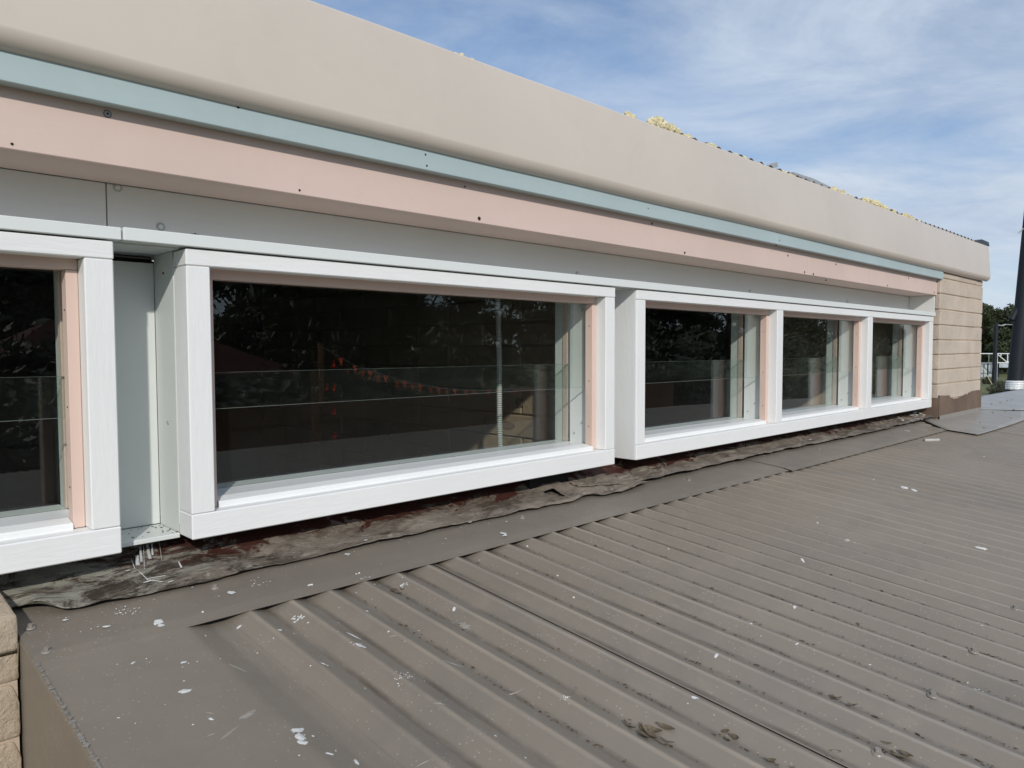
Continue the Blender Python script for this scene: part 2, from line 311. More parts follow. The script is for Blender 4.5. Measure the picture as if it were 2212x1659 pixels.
def tube(bm, p0, p1, r0, r1, seg=12, caps=True):
    p0, p1 = Vector(p0), Vector(p1); d = (p1 - p0).normalized()
    a = d.orthogonal().normalized(); b = d.cross(a)
    r = [[bm.verts.new(p + (a * math.cos(2 * math.pi * i / seg) + b * math.sin(2 * math.pi * i / seg)) * rr) for i in range(seg)] for p, rr in ((p0, r0), (p1, r1))]
    for i in range(seg): bm.faces.new((r[0][i], r[0][(i + 1) % seg], r[1][(i + 1) % seg], r[1][i]))
    if caps: bm.faces.new(r[0][::-1]); bm.faces.new(r[1])
def prism_x(bm, prof, x0, x1, nseg=1, wob=0.0):
    rings = []
    for i in range(nseg + 1):
        x = x0 + (x1 - x0) * i / nseg
        dz = wob * noise.noise(Vector((x * 3.1, 0.3, 0))); dy = wob * noise.noise(Vector((x * 2.3, 7.3, 0)))
        rings.append([bm.verts.new((x, y + dy, z + dz)) for y, z in prof])
    n = len(prof)
    for i in range(nseg):
        for j in range(n): bm.faces.new((rings[i][j], rings[i + 1][j], rings[i + 1][(j + 1) % n], rings[i][(j + 1) % n]))
    bm.faces.new(rings[0][::-1]); bm.faces.new(rings[-1])

# ------------------------------------------------------------------ ground
bm = bmesh.new()
gs = 36; 
gv = [[bm.verts.new((-300 + 900 * i / gs, -300 + 900 * j / gs, GZ + 0.25 * noise.noise(Vector((i * .7, j * .7, 0))) * (1 if (i + j) else 1))) for j in range(gs + 1)] for i in range(gs + 1)]
for i in range(gs):
    for j in range(gs): bm.faces.new((gv[i][j], gv[i + 1][j], gv[i + 1][j + 1], gv[i][j + 1]))
link('ground', bm, 'grass', None, 1, True, kind='structure')

# ================================================================== THE BUILDING
bld = empty('building', label='cream painted clerestory wall with white framed windows, pink and blue boards and deep beige fascia', category='building')
WY = 0.10                                             # plane of the boarding behind the window boxes
XL, XR = -1.6, 3.533

# ---- fascia with a rolled lower edge
bm = bmesh.new()
prof = [(-0.026, 0.3262), (-0.0290, 0.3268), (-0.0335, 0.3286), (-0.0375, 0.3313), (-0.0410, 0.3350), (-0.0435, 0.3392), (-0.0450, 0.3432), (-0.0457, 0.3462), (-0.0458, 0.3480), (-0.0345, 0.4945), (-0.0343, 0.4965), (-0.0335, 0.4975), (-0.020, 0.4975), (-0.020, 0.350), (-0.026, 0.350)]
prism_x(bm, prof, XL, 4.232, 60, 0.0014)
prism = bm
fas = link('fascia', bm, 'fascia', bld, smooth=True, label='deep beige fascia with a rounded lower edge')
md = fas.modifiers.new('e', 'EDGE_SPLIT'); md.split_angle = math.radians(50)
B('fascia_return', 'fascia', bld, 4.2325, 4.238, -0.034, 1.5, 0.333, 0.4965, 0.002)
# dents and nicks on the fascia
bm = bmesh.new()
for px, py, w, h in ((376, 119, 1.2, 9), (396, 92, 6, 3), (224, 115, 1, 20), (501, 182, 1, 20), (640, 170, 2, 2)):
    p = at_y(px, py, -0.046)
    box(bm, p.x, p.x + 0.0006 * w, -0.0475 + (0.3435 - 0.3435), -0.0445, p.z - 0.00035 * h, p.z + 0.00035 * h, 0)
bm.free()

# ---- blue strip, pink beam, boards
xb_ = at_y(1678, 525, -0.027).x; xp_ = at_y(1748, 597, -0.0075).x
B('blue_strip', 'blue', bld, XL, xb_ - 0.0007, -0.027, -0.0075, 0.2943, 0.3350, 0.0010, label='pale blue painted timber strip under the fascia')
B('blue_strip', 'blue', bld, xb_ + 0.0007, 3.545, -0.027, -0.0075, 0.2943, 0.3350, 0.0010, label='pale blue painted timber strip under the fascia')
B('pink_beam', 'pink', bld, XL, xp_ - 0.0003, -0.0075, 0.0985, 0.2257, 0.325, 0.0012, label='wide pink painted beam')
B('pink_beam', 'pink', bld, xp_ + 0.0003, 3.5345, -0.0070, 0.0985, 0.2262, 0.325, 0.0012, label='short pink painted beam at the pillar end')
hs = random.Random(3)
def nail(px, py, Y, r=0.0016, name='nail_hole', par=None, mat='hole', rec=0.0005):
    p = at_y(px, py, Y); bm = bmesh.new()
    tube(bm, (p.x, Y - rec, p.z), (p.x, Y + 0.004, p.z), r, r * 0.8, 9)
    return link(name, bm, mat, par or bld)
for px, py, r in ((26, 311, .0016), (232, 246, .0048), (647, 411, .0018), (1035, 472, .0036), (1004, 403, .0018), (1408, 483, .0028), (1479, 546, .0032), (1738, 588, .0035), (1757, 592, .0032), (1702, 552, .0032), (1806, 571, .003), (1963, 601, .003), (2023, 609, .004), (2018, 632, .0035), (1917, 617, .003), (1785, 605, .002)):
    nail(px, py, -0.0075, r)
for px, py, r in ((919, 334, .0017), (922, 358, .0017), (1400, 450, .0015), (1684, 519, .002), (1678, 530, .0015), (514, 231, .0022)):
    nail(px, py, -0.027, r)
# torx screw head on the pink beam
p = at_y(232, 246, -0.0075); bm = bmesh.new(); tube(bm, (p.x, -0.0086, p.z), (p.x, -0.0076, p.z), 0.0036, 0.0042, 14); link('screw_head', bm, 'galv', bld)
bm = bmesh.new(); tube(bm, (p.x, -0.0089, p.z), (p.x, -0.0080, p.z), 0.0014, 0.0014, 6); link('nail_hole', bm, 'hole', bld)
xj = at_y(230.5, 440, WY).x
B('wall_board', 'mint_board', bld, XL, xj - 0.0008, WY, WY + 0.012, 0.1505, 0.2256, 0.0006)
B('wall_board', 'mint_board', bld, xj + 0.0008, 3.5315, WY, WY + 0.012, 0.1505, 0.2256, 0.0006)
B('board_joint', 'black_gap', bld, xj - 0.003, xj + 0.003, WY + 0.0125, WY + 0.02, 0.151, 0.225, 0)
B('end_board', 'mint_board', bld, 3.5235, 3.5310, 0.0, WY - 0.0005, 0.1540, 0.2252, 0.0006)
B('ledge_board', 'mint', bld, XL, 3.5230, 0.0195, WY - 0.0005, 0.1425, 0.1500, 0.0006)
# cover strip in two lengths
xs = at_y(265, 505, -0.003).x
B('cover_strip', 'trim', bld, XL, xs - 0.0012, -0.003, 0.019, 0.1366, 0.1522, 0.0010, label='pale mint cover strip above the leftmost window')
B('cover_strip', 'trim', bld, xs + 0.0006, 3.529, -0.0048, 0.0175, 0.1366, 0.1530, 0.0010, label='long pale mint cover strip above the two right windows')
# screws with washers on the board
for px, py in ((254, 405), (347, 490), (1247, 592), (1620, 630), (1830, 651), (1975, 668)):
    p = at_y(px, py, WY); e = empty('board_screw', bld)
    bm = bmesh.new(); tube(bm, (p.x, WY - 0.0012, p.z), (p.x, WY, p.z), 0.0056, 0.0062, 16); link('washer', bm, 'screw_paint', e)
    bm = bmesh.new(); tube(bm, (p.x, WY - 0.0030, p.z), (p.x, WY - 0.0013, p.z), 0.0028, 0.0036, 10); link('screw_head', bm, 'mint', e)
# chipped paint bits above the strip
for px, py, w in ((413, 508, .004), (419, 507, .003), (425, 509, .003)):
    p = at_y(px, py, WY); B('nail_hole', 'hole', bld, p.x, p.x + w, WY - 0.0006, WY + .001, p.z - .003, p.z + .002, 0)

# ---- windows
def window(x0, x1, openings, label, ztop=0.1345, zbot=-0.2553, left_vis=True):
    w = empty('window', bld, label=label)
    HR, BR = 0.1125, -0.2213
    B('top_rail', 'white_h', w, x0, x1, 0, 0.045, HR, ztop, 0.0014)
    B('bottom_rail', 'white_h', w, x0, x1, 0, 0.045, zbot, BR, 0.0014)
    xs_ = [x0] + [v for o in openings for v in o] + [x1]
    for i in range(0, len(xs_), 2):
        a, b = xs_[i], xs_[i + 1]
        B('post', 'white_v', w, a + 0.0004, b - 0.0004, 0.0006, 0.045, BR + 0.0004, HR - 0.0004, 0.0014)
        # jamb boards behind the post
        B('jamb_board', 'mint', w, a + 0.0006, b - 0.0002, 0.0462, 0.104, BR - 0.02, HR + 0.012, 0.0006)
        B('jamb_board', 'mint', w, a + 0.0012, b - 0.0006, 0.1245, 0.150, BR - 0.02, HR + 0.012, 0.0006)
        if i > 0:
            for yy, zz_ in ((0.068, 0.085), (0.068, -0.165), (0.09, -0.19)):
                bm = bmesh.new(); tube(bm, (a - 0.0012, yy, zz_), (a + 0.002, yy, zz_), 0.0022, 0.0028, 10); link('screw_head', bm, 'screw_paint', w)
    for a, b in openings:
        # head and sill
        B('head_board', 'mint', w, a, b, 0.0462, 0.150, HR - 0.004, HR + 0.012, 0.0005)
        B('sill_board', 'sill', w, a, b, 0.0475, 0.150, BR - 0.012, -0.2105, 0.0006)
        bw = 0.0135
        B('glazing_bead', 'pink_bead', w, a, b, 0.0275, 0.0475, HR - bw, HR + 0.001, 0.0008)
        B('glazing_bead', 'pink_bead', w, b - bw, b, 0.0270, 0.0470, BR + 0.0008, HR - bw - 0.0005, 0.0008)
        B('glazing_bead', 'pink_bead', w, a, a + bw, 0.0270, 0.0470, BR + 0.0008, HR - bw - 0.0005, 0.0008)
        bm = bmesh.new(); prism_x(bm, [(0.0235, BR - 0.003), (0.0235, -0.2155), (0.0260, -0.2130), (0.0468, -0.2096), (0.0468, BR - 0.003)], a + bw + 0.0008, b - bw - 0.0008)
        link('sill_bead', bm, 'white_h', w)
        # inner beads and trims behind the lower pane
        B('inner_bead', 'pink_bead', w, b - 0.0016, b + 0.002, 0.1105, 0.1240, -0.2100, HR - 0.005, 0.0006)
        B('inner_bead', 'pink_bead', w, a - 0.002, a + 0.0016, 0.1105, 0.1240, -0.2100, HR - 0.005, 0.0006)
        # panes, the upper one outside, the lower one inside, overlapping
        B('upper_pane', 'glass', w, a + 0.003, b - 0.003, 0.0482, 0.0522, -0.0838, HR - 0.0045, 0)
        B('pane_edge', 'glass_edge', w, a + 0.003, b - 0.003, 0.0480, 0.0524, -0.0843, -0.0839, 0)
        B('pane_edge', 'glass_edge', w, a + 0.0005, b - 0.0005, 0.1050, 0.1094, -0.0339, -0.0336, 0)
        B('lower_pane', 'glass_dusty', w, a + 0.0005, b - 0.0005, 0.1052, 0.1092, -0.2100, -0.0340, 0)
        for nx in range(3):
            q = b - bw; bm = bmesh.new(); zc = (0.05, -0.07, -0.17)[nx]
            tube(bm, (q - 0.0006, 0.036, zc), (q + 0.002, 0.036, zc), 0.0012, 0.0012, 7); link('nail_hole', bm, 'hole', w)
    # box underside and sides
    B('box_base', 'mint', w, x0 + 0.001, x1 - 0.001, 0.0462, 0.119, zbot + 0.0015, BR - 0.0205, 0.0006)
    return w
window(-0.62, 0.291, [(-0.585, 0.2575)], 'white framed window at the left edge of the picture')
window(0.378, 1.2985, [(0.4105, 1.2655)], 'wide white framed window with one opening in the middle of the picture')
window(1.378, 3.5205, [(1.413, 2.069), (2.108, 2.777), (2.822, 3.4760)], 'long white framed window divided in three by two posts')

# ---- recesses between the window boxes
B('recess_back', 'mint', bld, 0.2915, 0.3778, 0.1195, 0.1300, -0.2520, 0.1245, 0.0006)
B('recess_side', 'mint', bld, 0.3781, 0.3785, 0.0475, 0.1190, -0.2530, 0.1345, 0)
B('recess_sill', 'mint', bld, 0.2915, 0.3776, 0.0420, 0.1190, -0.2590, -0.2525, 0.0008)
B('recess_soffit', 'mint', bld, 0.2915, 0.3775, 0.0195, 0.100, 0.1350, 0.1420, 0)
B('recess_soffit', 'mint', bld, 1.2990, 1.3765, 0.0195, 0.119, 0.1350, 0.1420, 0)
bm = bmesh.new()
for k in range(26):
    x = random.uniform(0.315, 0.370); y = random.uniform(0.045, 0.115)
    if random.random() < 0.6: x = 0.3768 - abs(random.gauss(0, 0.012))
    s = random.uniform(0.0004, 0.0014); box(bm, x - s, x + s * 1.4, y - s, y + s, -0.2526, -0.2520, 0)
link('dirt_specks', bm, 'litter', bld, kind='stuff')
for px, py in ((363.5, 913), (353, 590)):
    d = ray(px, py); t = 0.3781 / d.x; p = Vector((0, -1, 0)) + d * t
    bm = bmesh.new(); tube(bm, (0.3772, p.y, p.z), (0.3782, p.y, p.z), 0.0030 if py > 700 else 0.0016, 0.0034 if py > 700 else 0.0018, 10); link('nail_hole', bm, 'galv' if py > 700 else 'hole', bld)
B('recess_side', 'white_v', bld, 1.3772, 1.3782, 0.0035, 0.1185, -0.2548, 0.1362, 0.0003)
B('recess_back', 'mint', bld, 1.299, 1.3770, 0.1195, 0.1300, -0.2520, 0.1340, 0.0006)
# structural wall round the window boxes (dark where it shows)
B('wall_panel', 'dark_timber', bld, 0.10, 3.5380, WY + 0.0005, 0.118, -2.37, -0.2570, 0)
B('wall_panel', 'mint', bld, XL, 3.5380, 0.1305, 0.155, 0.1275, 0.46, 0)
B('wall_panel', 'mint', bld, 0.2912, 0.3776, 0.1305, 0.155, -0.26, 0.127, 0)
B('wall_panel', 'mint', bld, 1.2987, 1.3776, 0.1305, 0.155, -0.26, 0.127, 0)
B('wall_panel', 'black_gap', bld, 0.292, 0.377, 0.127, 0.1300, 0.1247, 0.1345, 0)  # black panel painted as the dark of the open slot
B('wall_panel', 'block', bld, XL, -0.622, 0.02, 0.155, -0.2550, 0.134, 0)
B('wall_panel', 'block', bld, XL, 0.099, WY + 0.0005, 0.118, -2.37, -0.2570, 0)
B('wall_panel', 'room', bld, XL, 3.5380, 0.119, 0.155, -2.37, -0.262, 0)

# ---- the dark room behind
rm = empty('room', bld)
for nm, a in (('room_floor', (XL, 4.2, 0.156, 3.4, -1.95, -1.93)), ('room_ceiling', (XL, 4.2, 0.156, 3.4, 0.26, 0.28)), ('room_wall', (XL, 4.2, 3.4, 3.42, -1.93, 0.26)),
              ('room_wall', (XL - .02, XL, 0.156, 3.4, -1.93, 0.26)), ('room_wall', (4.2, 4.212, 0.156, 3.4, -1.93, 0.26))):
    B(nm, 'room', rm, *a, 0)
bm = bmesh.new()
# inner block partition beside the middle window, raked joints
pitch = 0.0620
rows = empty('partition', bld, label='rough block partition seen through the middle window')
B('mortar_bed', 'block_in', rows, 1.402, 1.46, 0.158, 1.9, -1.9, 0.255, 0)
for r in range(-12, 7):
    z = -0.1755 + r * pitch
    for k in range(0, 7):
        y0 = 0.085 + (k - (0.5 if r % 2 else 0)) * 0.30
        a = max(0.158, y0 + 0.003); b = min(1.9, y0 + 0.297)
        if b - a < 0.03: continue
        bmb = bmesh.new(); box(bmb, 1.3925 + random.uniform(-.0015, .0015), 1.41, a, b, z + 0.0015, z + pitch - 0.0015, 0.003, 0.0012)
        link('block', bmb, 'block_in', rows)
for yy, zz_, ry, rz in ((0.39, -0.142, .015, .0125), (0.44, -0.207, .032, .011), (0.33, -0.250, .012, .010)):
    bm = bmesh.new(); tube(bm, (1.3905, yy, zz_), (1.3890, yy, zz_), 1, 1, 20)
    for v in bm.verts: v.co.y = yy + (v.co.y - yy) * ry; v.co.z = zz_ + (v.co.z - zz_) * rz
    link('plaster_patch', bm, 'old_plaster', rows)
# corrugated conduit hanging inside
bm = bmesh.new(); pts = []
for i in range(190):
    t = i / 189; z = 0.18 - 0.50 * t
    x = 1.2225 + 0.012 * (1 / (1 + math.exp(-(t - 0.35) * 9))) + 0.003 * math.sin(t * 7)
    pts.append((Vector((x, 0.30, z)), 0.0062 + (0.0011 if i % 2 else -0.0006)))
rg = [[bm.verts.new(p + Vector((math.cos(a * math.pi / 5) * r, math.sin(a * math.pi / 5) * r, 0))) for a in range(10)] for p, r in pts]
for i in range(len(rg) - 1):
    for a in range(10): bm.faces.new((rg[i][a], rg[i][(a + 1) % 10], rg[i + 1][(a + 1) % 10], rg[i + 1][a]))
link('conduit', bm, 'conduit', bld, label='grey corrugated conduit hanging behind the glass')

# ---- brick pillar at the far end
pil = empty('brick_pillar', bld, label='cream painted block pillar at the right end')
PX0, PX1, PY = 3.5385, 4.212, -0.0200
B('pillar_core', 'mortar', pil, PX0 + 0.005, PX1 - 0.005, PY + 0.0040, 0.9, -0.36, 0.33, 0)
zj = [0.368, 0.3005, 0.234, 0.166, 0.099, 0.034, -0.029, -0.094, -0.158, -0.228]
for i in range(len(zj) - 1):
    zt, zb = zj[i], zj[i + 1]
    if i == 0: zt = 0.3262 + 0.004
    cuts = [PX0, PX0 + (0.45 if i % 2 else 0.30), PX1] if i % 3 else [PX0, PX1 - 0.11, PX1]
    if i in (4, 5): cuts = [PX0, PX0 + 0.20 + .05 * i % .2, PX1 - 0.17, PX1]
    for a, b in zip(cuts[:-1], cuts[1:]):
        bmb = bmesh.new(); j = 0.0009
        box(bmb, a + (0 if a == PX0 else 0.0012), b - (0 if b == PX1 else 0.0012), PY + random.uniform(-j, j), 0.12 if a == PX0 else 0.03, zb + 0.0024, zt - 0.0024, 0.0030, 0.0011, 2)
        link('brick', bmb, 'block', pil)
# flank bricks running back
for i in range(len(zj) - 1):
    bmb = bmesh.new(); box(bmb, PX1 - 0.05, PX1 + .001, 0.034, 0.88, zj[i + 1] + 0.0035, min(zj[i], .33) - 0.0035, 0.003, 0.0008); link('brick', bmb, 'block', pil)
# torn membrane skirt at its foot
bm = bmesh.new(); n = 60; top = []; bot = []; bk = []
rr = random.Random(5)
for i in range(n + 1):
    x = PX0 - 0.002 + (PX1 - PX0 + 0.003) * i / n; u = i / n
    zt = -0.214 - 0.020 * math.exp(-((u - 0.42) / 0.18) ** 2) + 0.005 * rr.uniform(-1, 1) + (0.004 if u > .7 else 0)
    if u < 0.25: zt = -0.206 - 0.03 * u + 0.002 * rr.uniform(-1, 1)
    top.append(bm.verts.new((x, PY - 0.0035 - 0.0015 * rr.random(), zt))); bot.append(bm.verts.new((x, PY - 0.0050, -0.296)))
    bk.append(bm.verts.new((x, PY + 0.001, zt)))
for i in range(n):
    bm.faces.new((top[i], top[i + 1], bot[i + 1], bot[i])); bm.faces.new((top[i], bk[i], bk[i + 1], top[i + 1]))
paint('membrane', (0.155, 0.108, 0.078), 0.75, 0.3, (1, 1, 0.4), 35, 0.6, 0.5)
link('membrane_skirt', bm, 'membrane', pil, label='torn brown membrane round the foot of the pillar')
B('membrane_side', 'membrane', pil, PX0 - 0.0035, PX0 + 0.001, PY - 0.0035, 0.1, -0.300, -0.216, 0)

# ---- rough block pier at lower left
pier = empty('block_pier', bld, label='rough cream painted block pier at the lower left corner')
B('pier_core', 'mortar', pier, -0.8, 0.1655, -0.0572, WY - 0.002, -2.3, -0.293, 0)
def rough_block(x0, x1, y0, y1, z0, z1, sub=9, slope=0.0):
    b2 = bmesh.new(); box(b2, x0, x1, y0, y1, z0, z1, 0.0035, 0.0, 2)
    bmesh.ops.subdivide_edges(b2, edges=list(b2.edges), cuts=sub, use_grid_fill=True)
    for v in b2.verts:
        q = v.co * 42; d = noise.fractal(q, 0.8, 2.1, 4) * 0.0013
        v.co += Vector((d, d * 0.8, d * 0.6))
        if slope and v.co.z > (z0 + z1) / 2: v.co.z -= slope * (0.1 - v.co.y) 
        if v.co.z > z1 - .02 and v.co.x > x1 - .02: v.co.x -= (v.co.z - z1 + .02) * .35
    return link('block', b2, 'block_rough', pier, smooth=True)
rough_block(-0.16, 0.1675, -0.060, WY - .003, -0.3590, -0.2680, 10, 0.12)
rough_block(-0.50, -0.163, -0.060, WY - .003, -0.3590, -0.2680, 6, 0.12)
for i in range(14):
    z1 = -0.3620 - i * 0.0630; z0 = z1 - 0.0600
    off = (i % 2) * 0.14
    rough_block(-0.12 - off, 0.1670, -0.060, 0.03, z0, z1, 7 if i < 3 else 2)
    rough_block(-0.42 - off, -0.124 - off, -0.060, 0.03, z0, z1, 3 if i < 3 else 1)

# ---- upper corrugated roof above the fascia
bm = bmesh.new(); PP = 0.0558; nx = int((4.16 - XL) / PP * 8); 
ug = []
for i in range(nx + 1):
    x = XL + (4.16 - XL) * i / nx; z = (0.4990 if x > 2.6 else 0.4962 if x > 1.5 else 0.4850) + 0.0058 * (1 + math.sin(2 * math.pi * x / PP)) + 0.0035 * noise.noise(Vector((x * 1.7, 3, 0)))
    ug.append([bm.verts.new((x, y, z + (y + 0.02) * 0.03 + dz)) for y, dz in ((-0.024, 0), (-0.024, 0.0012), (0.3, 0.0012), (3.4, 0.0012))])
for i in range(nx):
    for j in range(3): bm.faces.new((ug[i][j], ug[i + 1][j], ug[i + 1][j + 1], ug[i][j + 1]))
link('upper_roof_sheet', bm, 'capping', bld, smooth=False, label='corrugated sheet edge peeping over the fascia')
B('roof_frame', 'room', bld, XL, 4.20, -0.0195, 3.4, 0.345, 0.4905, 0)
B('end_wall', 'block', bld, 4.213, 4.225, 0.9, 3.42, -2.37, 0.332, 0)
B('back_wall', 'block', bld, XL, 4.225, 3.43, 3.45, -2.37, 0.34, 0)
# black plastic film folded over the end
pf = [at_y(x, y, -0.026) for x, y in ((2108, 521), (2120, 517), (2136, 523), (2136.6, 532), (2122, 529), (2110, 524.5))]
bm = bmesh.new(); a = [bm.verts.new((p.x, -0.026 - 0.002 * (i % 2), p.z)) for i, p in enumerate(pf)]; b = [bm.verts.new((p.x + .004, 0.25, p.z + 0.004)) for p in pf]
bm.faces.new(a); bm.faces.new(b[::-1])
for i in range(6): bm.faces.new((a[i], b[i], b[(i + 1) % 6], a[(i + 1) % 6]))
link('plastic_film', bm, 'black_film', None, label='black plastic film folded over the far right end of the fascia', category='plastic film')
# tail of film over the end
B('film_tail', 'black_film', bld, 4.2385, 4.2400, -0.030, 0.02, 0.440, 0.497, 0)

# ---- tufts of yellow insulation along the top of the fascia
spans = [((985, 110), (1026, 124), 1.6, 'small tuft of yellow insulation furthest left on top of the fascia'),
         ((1358, 245), (1381, 254), 2.4, 'small yellow insulation tuft just left of the tallest heap'),
         ((1408, 262), (1484, 294), 4.6, 'tallest heap of yellow insulation on the fascia edge'),
         ((1478, 291), (1535, 312), 1.9, 'thin run of yellow insulation right of the tallest heap'),
         ((1536, 311), (1588, 331), 2.0, 'pale insulation strip beside corrugated roof crests'),
         ((1588, 332), (1650, 358), 1.7, 'low insulation fragments beside the clear plastic offcut'),
         ((1684, 366), (1716, 379), 2.0, 'short yellow insulation lump at the left end of the grey strip'),
         ((1797, 402), (1843, 420), 2.4, 'yellow insulation lump at the right end of the grey strip'),
         ((1866, 425), (1942, 461), 3.3, 'long crumbly yellow insulation heap near the far end'),
         ((1952, 462), (1992, 477), 2.6, 'last yellow insulation tuft before the bare roof crests')]
for (a, b, h, lab) in spans:
    p0 = at_y(a[0], a[1], -0.026); p1 = at_y(b[0], b[1], -0.026); Lx = p1.x - p0.x
    bm = bmesh.new(); hh = h * 0.0050 * (0.75 + 0.10 * p0.x)
    nblob = max(6, int(Lx / 0.014)); rs = random.Random(int(a[0]))
    for k in range(nblob):
        t = (k + 0.5) / nblob; r = hh * rs.uniform(0.55, 1.0) * (0.6 + 0.5 * math.sin(math.pi * min(1, t * 1.2 + .1)))
        c = Vector((p0.x + Lx * t, rs.uniform(-0.024, -0.008), 0.4985 + r * 0.55))
        b2 = bmesh.new(); bmesh.ops.create_icosphere(b2, subdivisions=3, radius=1)
        for v in b2.verts:
            f = 1 + 0.38 * noise.fractal(v.co * 2.2 + Vector((k * 3.1, 0, 0)), 0.8, 2, 5)
            v.co = Vector((v.co.x * max(r, Lx / nblob * 0.8) * f, v.co.y * r * 0.9 * f, v.co.z * r * f)) + c
        t_ = bpy.data.meshes.new('t'); b2.to_mesh(t_); b2.free(); bm.from_mesh(t_); bpy.data.meshes.remove(t_)
    link('insulation', bm, 'wool', None, label=lab, category='insulation', group='insulation tufts along the top of the fascia')
# long grey flashing offcut lying on the upper roof and a clear offcut
p0, p1, p2 = at_y(1714, 371.5, 0.0), at_y(1758.5, 386, 0.0), at_y(1797, 405, 0.0)
bm = bmesh.new()
q = [(p0.x, p0.z - .006), (p0.x, p0.z), (p1.x, p1.z), (p2.x, p2.z), (p2.x, p2.z - .01), (p1.x, p1.z - .012)]
f0 = [bm.verts.new((x, 0.0, z)) for x, z in q]; f1 = [bm.verts.new((x, 0.012, z)) for x, z in q]; bm.faces.new(f0); bm.faces.new(f1[::-1])
for i in range(6): bm.faces.new((f0[i], f1[i], f1[(i + 1) % 6], f0[(i + 1) % 6]))
link('metal_strip', bm, 'galv', None, label='long grey metal strip lying on the roof edge between two insulation lumps', category='metal strip')
p0, p1, p2 = at_y(1662, 356, -0.01), at_y(1679, 350, -0.01), at_y(1681, 361, -0.01)
bm = bmesh.new(); f0 = [bm.verts.new((p.x, -0.01, p.z)) for p in (p0, p1, p2)] + [bm.verts.new((p0.x + .01, -0.01, p0.z - .008))]
f1 = [bm.verts.new((v.co.x, 0.004, v.co.z)) for v in f0]; bm.faces.new(f0); bm.faces.new(f1[::-1])
for i in range(4): bm.faces.new((f0[i], f1[i], f1[(i + 1) % 4], f0[(i + 1) % 4]))
link('plastic_offcut', bm, 'galv', None, label='small upright pale offcut sticking up from the roof edge', category='offcut')

# ================================================================== THE LOWER ROOF
roof = empty('metal_roof', label='brown grey corrugated metal roof sloping down from the wall, speckled with paint', category='roof')
H = 0.0094; X00 = 0.5655
def prof_z(x):
    s = 0.93 * math.cos(2 * math.pi * (x - X00) / PP); v = math.asin(s) / math.asin(0.93)
    z = (v - 1) * 0.5 * H
    if x < 0.3715:
        if x < 0.322: z = 0.0004
        elif x < 0.352: z = -H * (x - 0.322) / 0.030
        else: z = -H
    return z
def roof_z(x, y): 
    return Z0 + SL * y + prof_z(x) + 0.0012 * noise.noise(Vector((x * 2.2, y * 1.6, 0))) + 0.0006 * noise.noise(Vector((x * 9, y * 5, 4)))
seams = [0.1705, 0.694] + [0.694 + 0.5560 * k for k in range(1, 14)]
EAVE, RIDGE = -3.95, 0.085
ysamp = [RIDGE, 0, -0.1, -0.2, -0.3, -0.42, -0.55, -0.7, -0.85, -1.0, -1.3, -1.7, -2.2, -2.9, -3.4, EAVE]
for k in range(len(seams) - 1):
    xa = seams[k]; xb = seams[k + 1] + 0.040
    far = k > 7
    step = PP / (14 if k < 4 else 8)
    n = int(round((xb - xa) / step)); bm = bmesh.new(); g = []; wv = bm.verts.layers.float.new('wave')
    ys = ysamp if xb < 4.3 else [0.170] + ysamp[1:]
    for i in range(n + 1):
        x = xa + (xb - xa) * i / n
        drop = 0 if k == 0 else 0.0018 * max(0, 1 - (x - xa) / 0.075)
        lift = -0.0004 * max(0, (x - seams[k + 1]) / 0.04) - 0.0003
        row = []
        for y in ys:
            v = bm.verts.new((x, y, roof_z(x, y) + drop + (lift if x > seams[k + 1] - 0.001 else 0)))
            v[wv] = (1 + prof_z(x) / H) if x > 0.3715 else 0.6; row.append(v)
        g.append(row)
    for i in range(n):
        for j in range(len(ys) - 1): bm.faces.new((g[i][j], g[i + 1][j], g[i + 1][j + 1], g[i][j + 1]))
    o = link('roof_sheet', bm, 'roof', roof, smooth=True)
    sm = o.modifiers.new('s', 'SOLIDIFY'); sm.thickness = 0.0009; sm.offset = -1
# barge capping: upright face down the verge
bm = bmesh.new(); gg = []
for i, y in enumerate([0.06, -0.1, -0.3, -0.6, -1.0, -1.6, -2.4, EAVE]):
    z = roof_z(0.171, y); gg.append([bm.verts.new(c) for c in ((0.1735, y, z + 0.0009), (0.1700, y, z + 0.0004), (0.1690, y, z - 0.0030), (0.1690, y, z - 0.19), (0.180, y, z - 0.195))])
for i in range(7):
    for j in range(4): bm.faces.new((gg[i][j], gg[i + 1][j], gg[i + 1][j + 1], gg[i][j + 1]))
link('barge_capping', bm, 'barge', roof, label='brown folded capping down the left verge')
B('roof_batten', 'room', roof, 0.19, 7.6, -0.12, 0.09, -2.3, -0.36, 0)
# worn paint along the capping edge
bm = bmesh.new(); rs = random.Random(9)
for k in range(190):
    y = rs.uniform(-0.34, -0.10); s = 0.00035 + min(0.0015, rs.expovariate(1600))
    z = Z0 + SL * y + 0.0018
    a = [bm.verts.new((0.1702 + s * 1.6 * math.cos(t) * rs.uniform(.5, 1.3) + .001, y + s * 2.2 * math.sin(t) * rs.uniform(.6, 1.3), z + .0004)) for t in (0, 1.2, 2.4, 3.6, 4.8)]
    bm.faces.new(a)
link('worn_edge', bm, 'scuff', roof, kind='stuff')

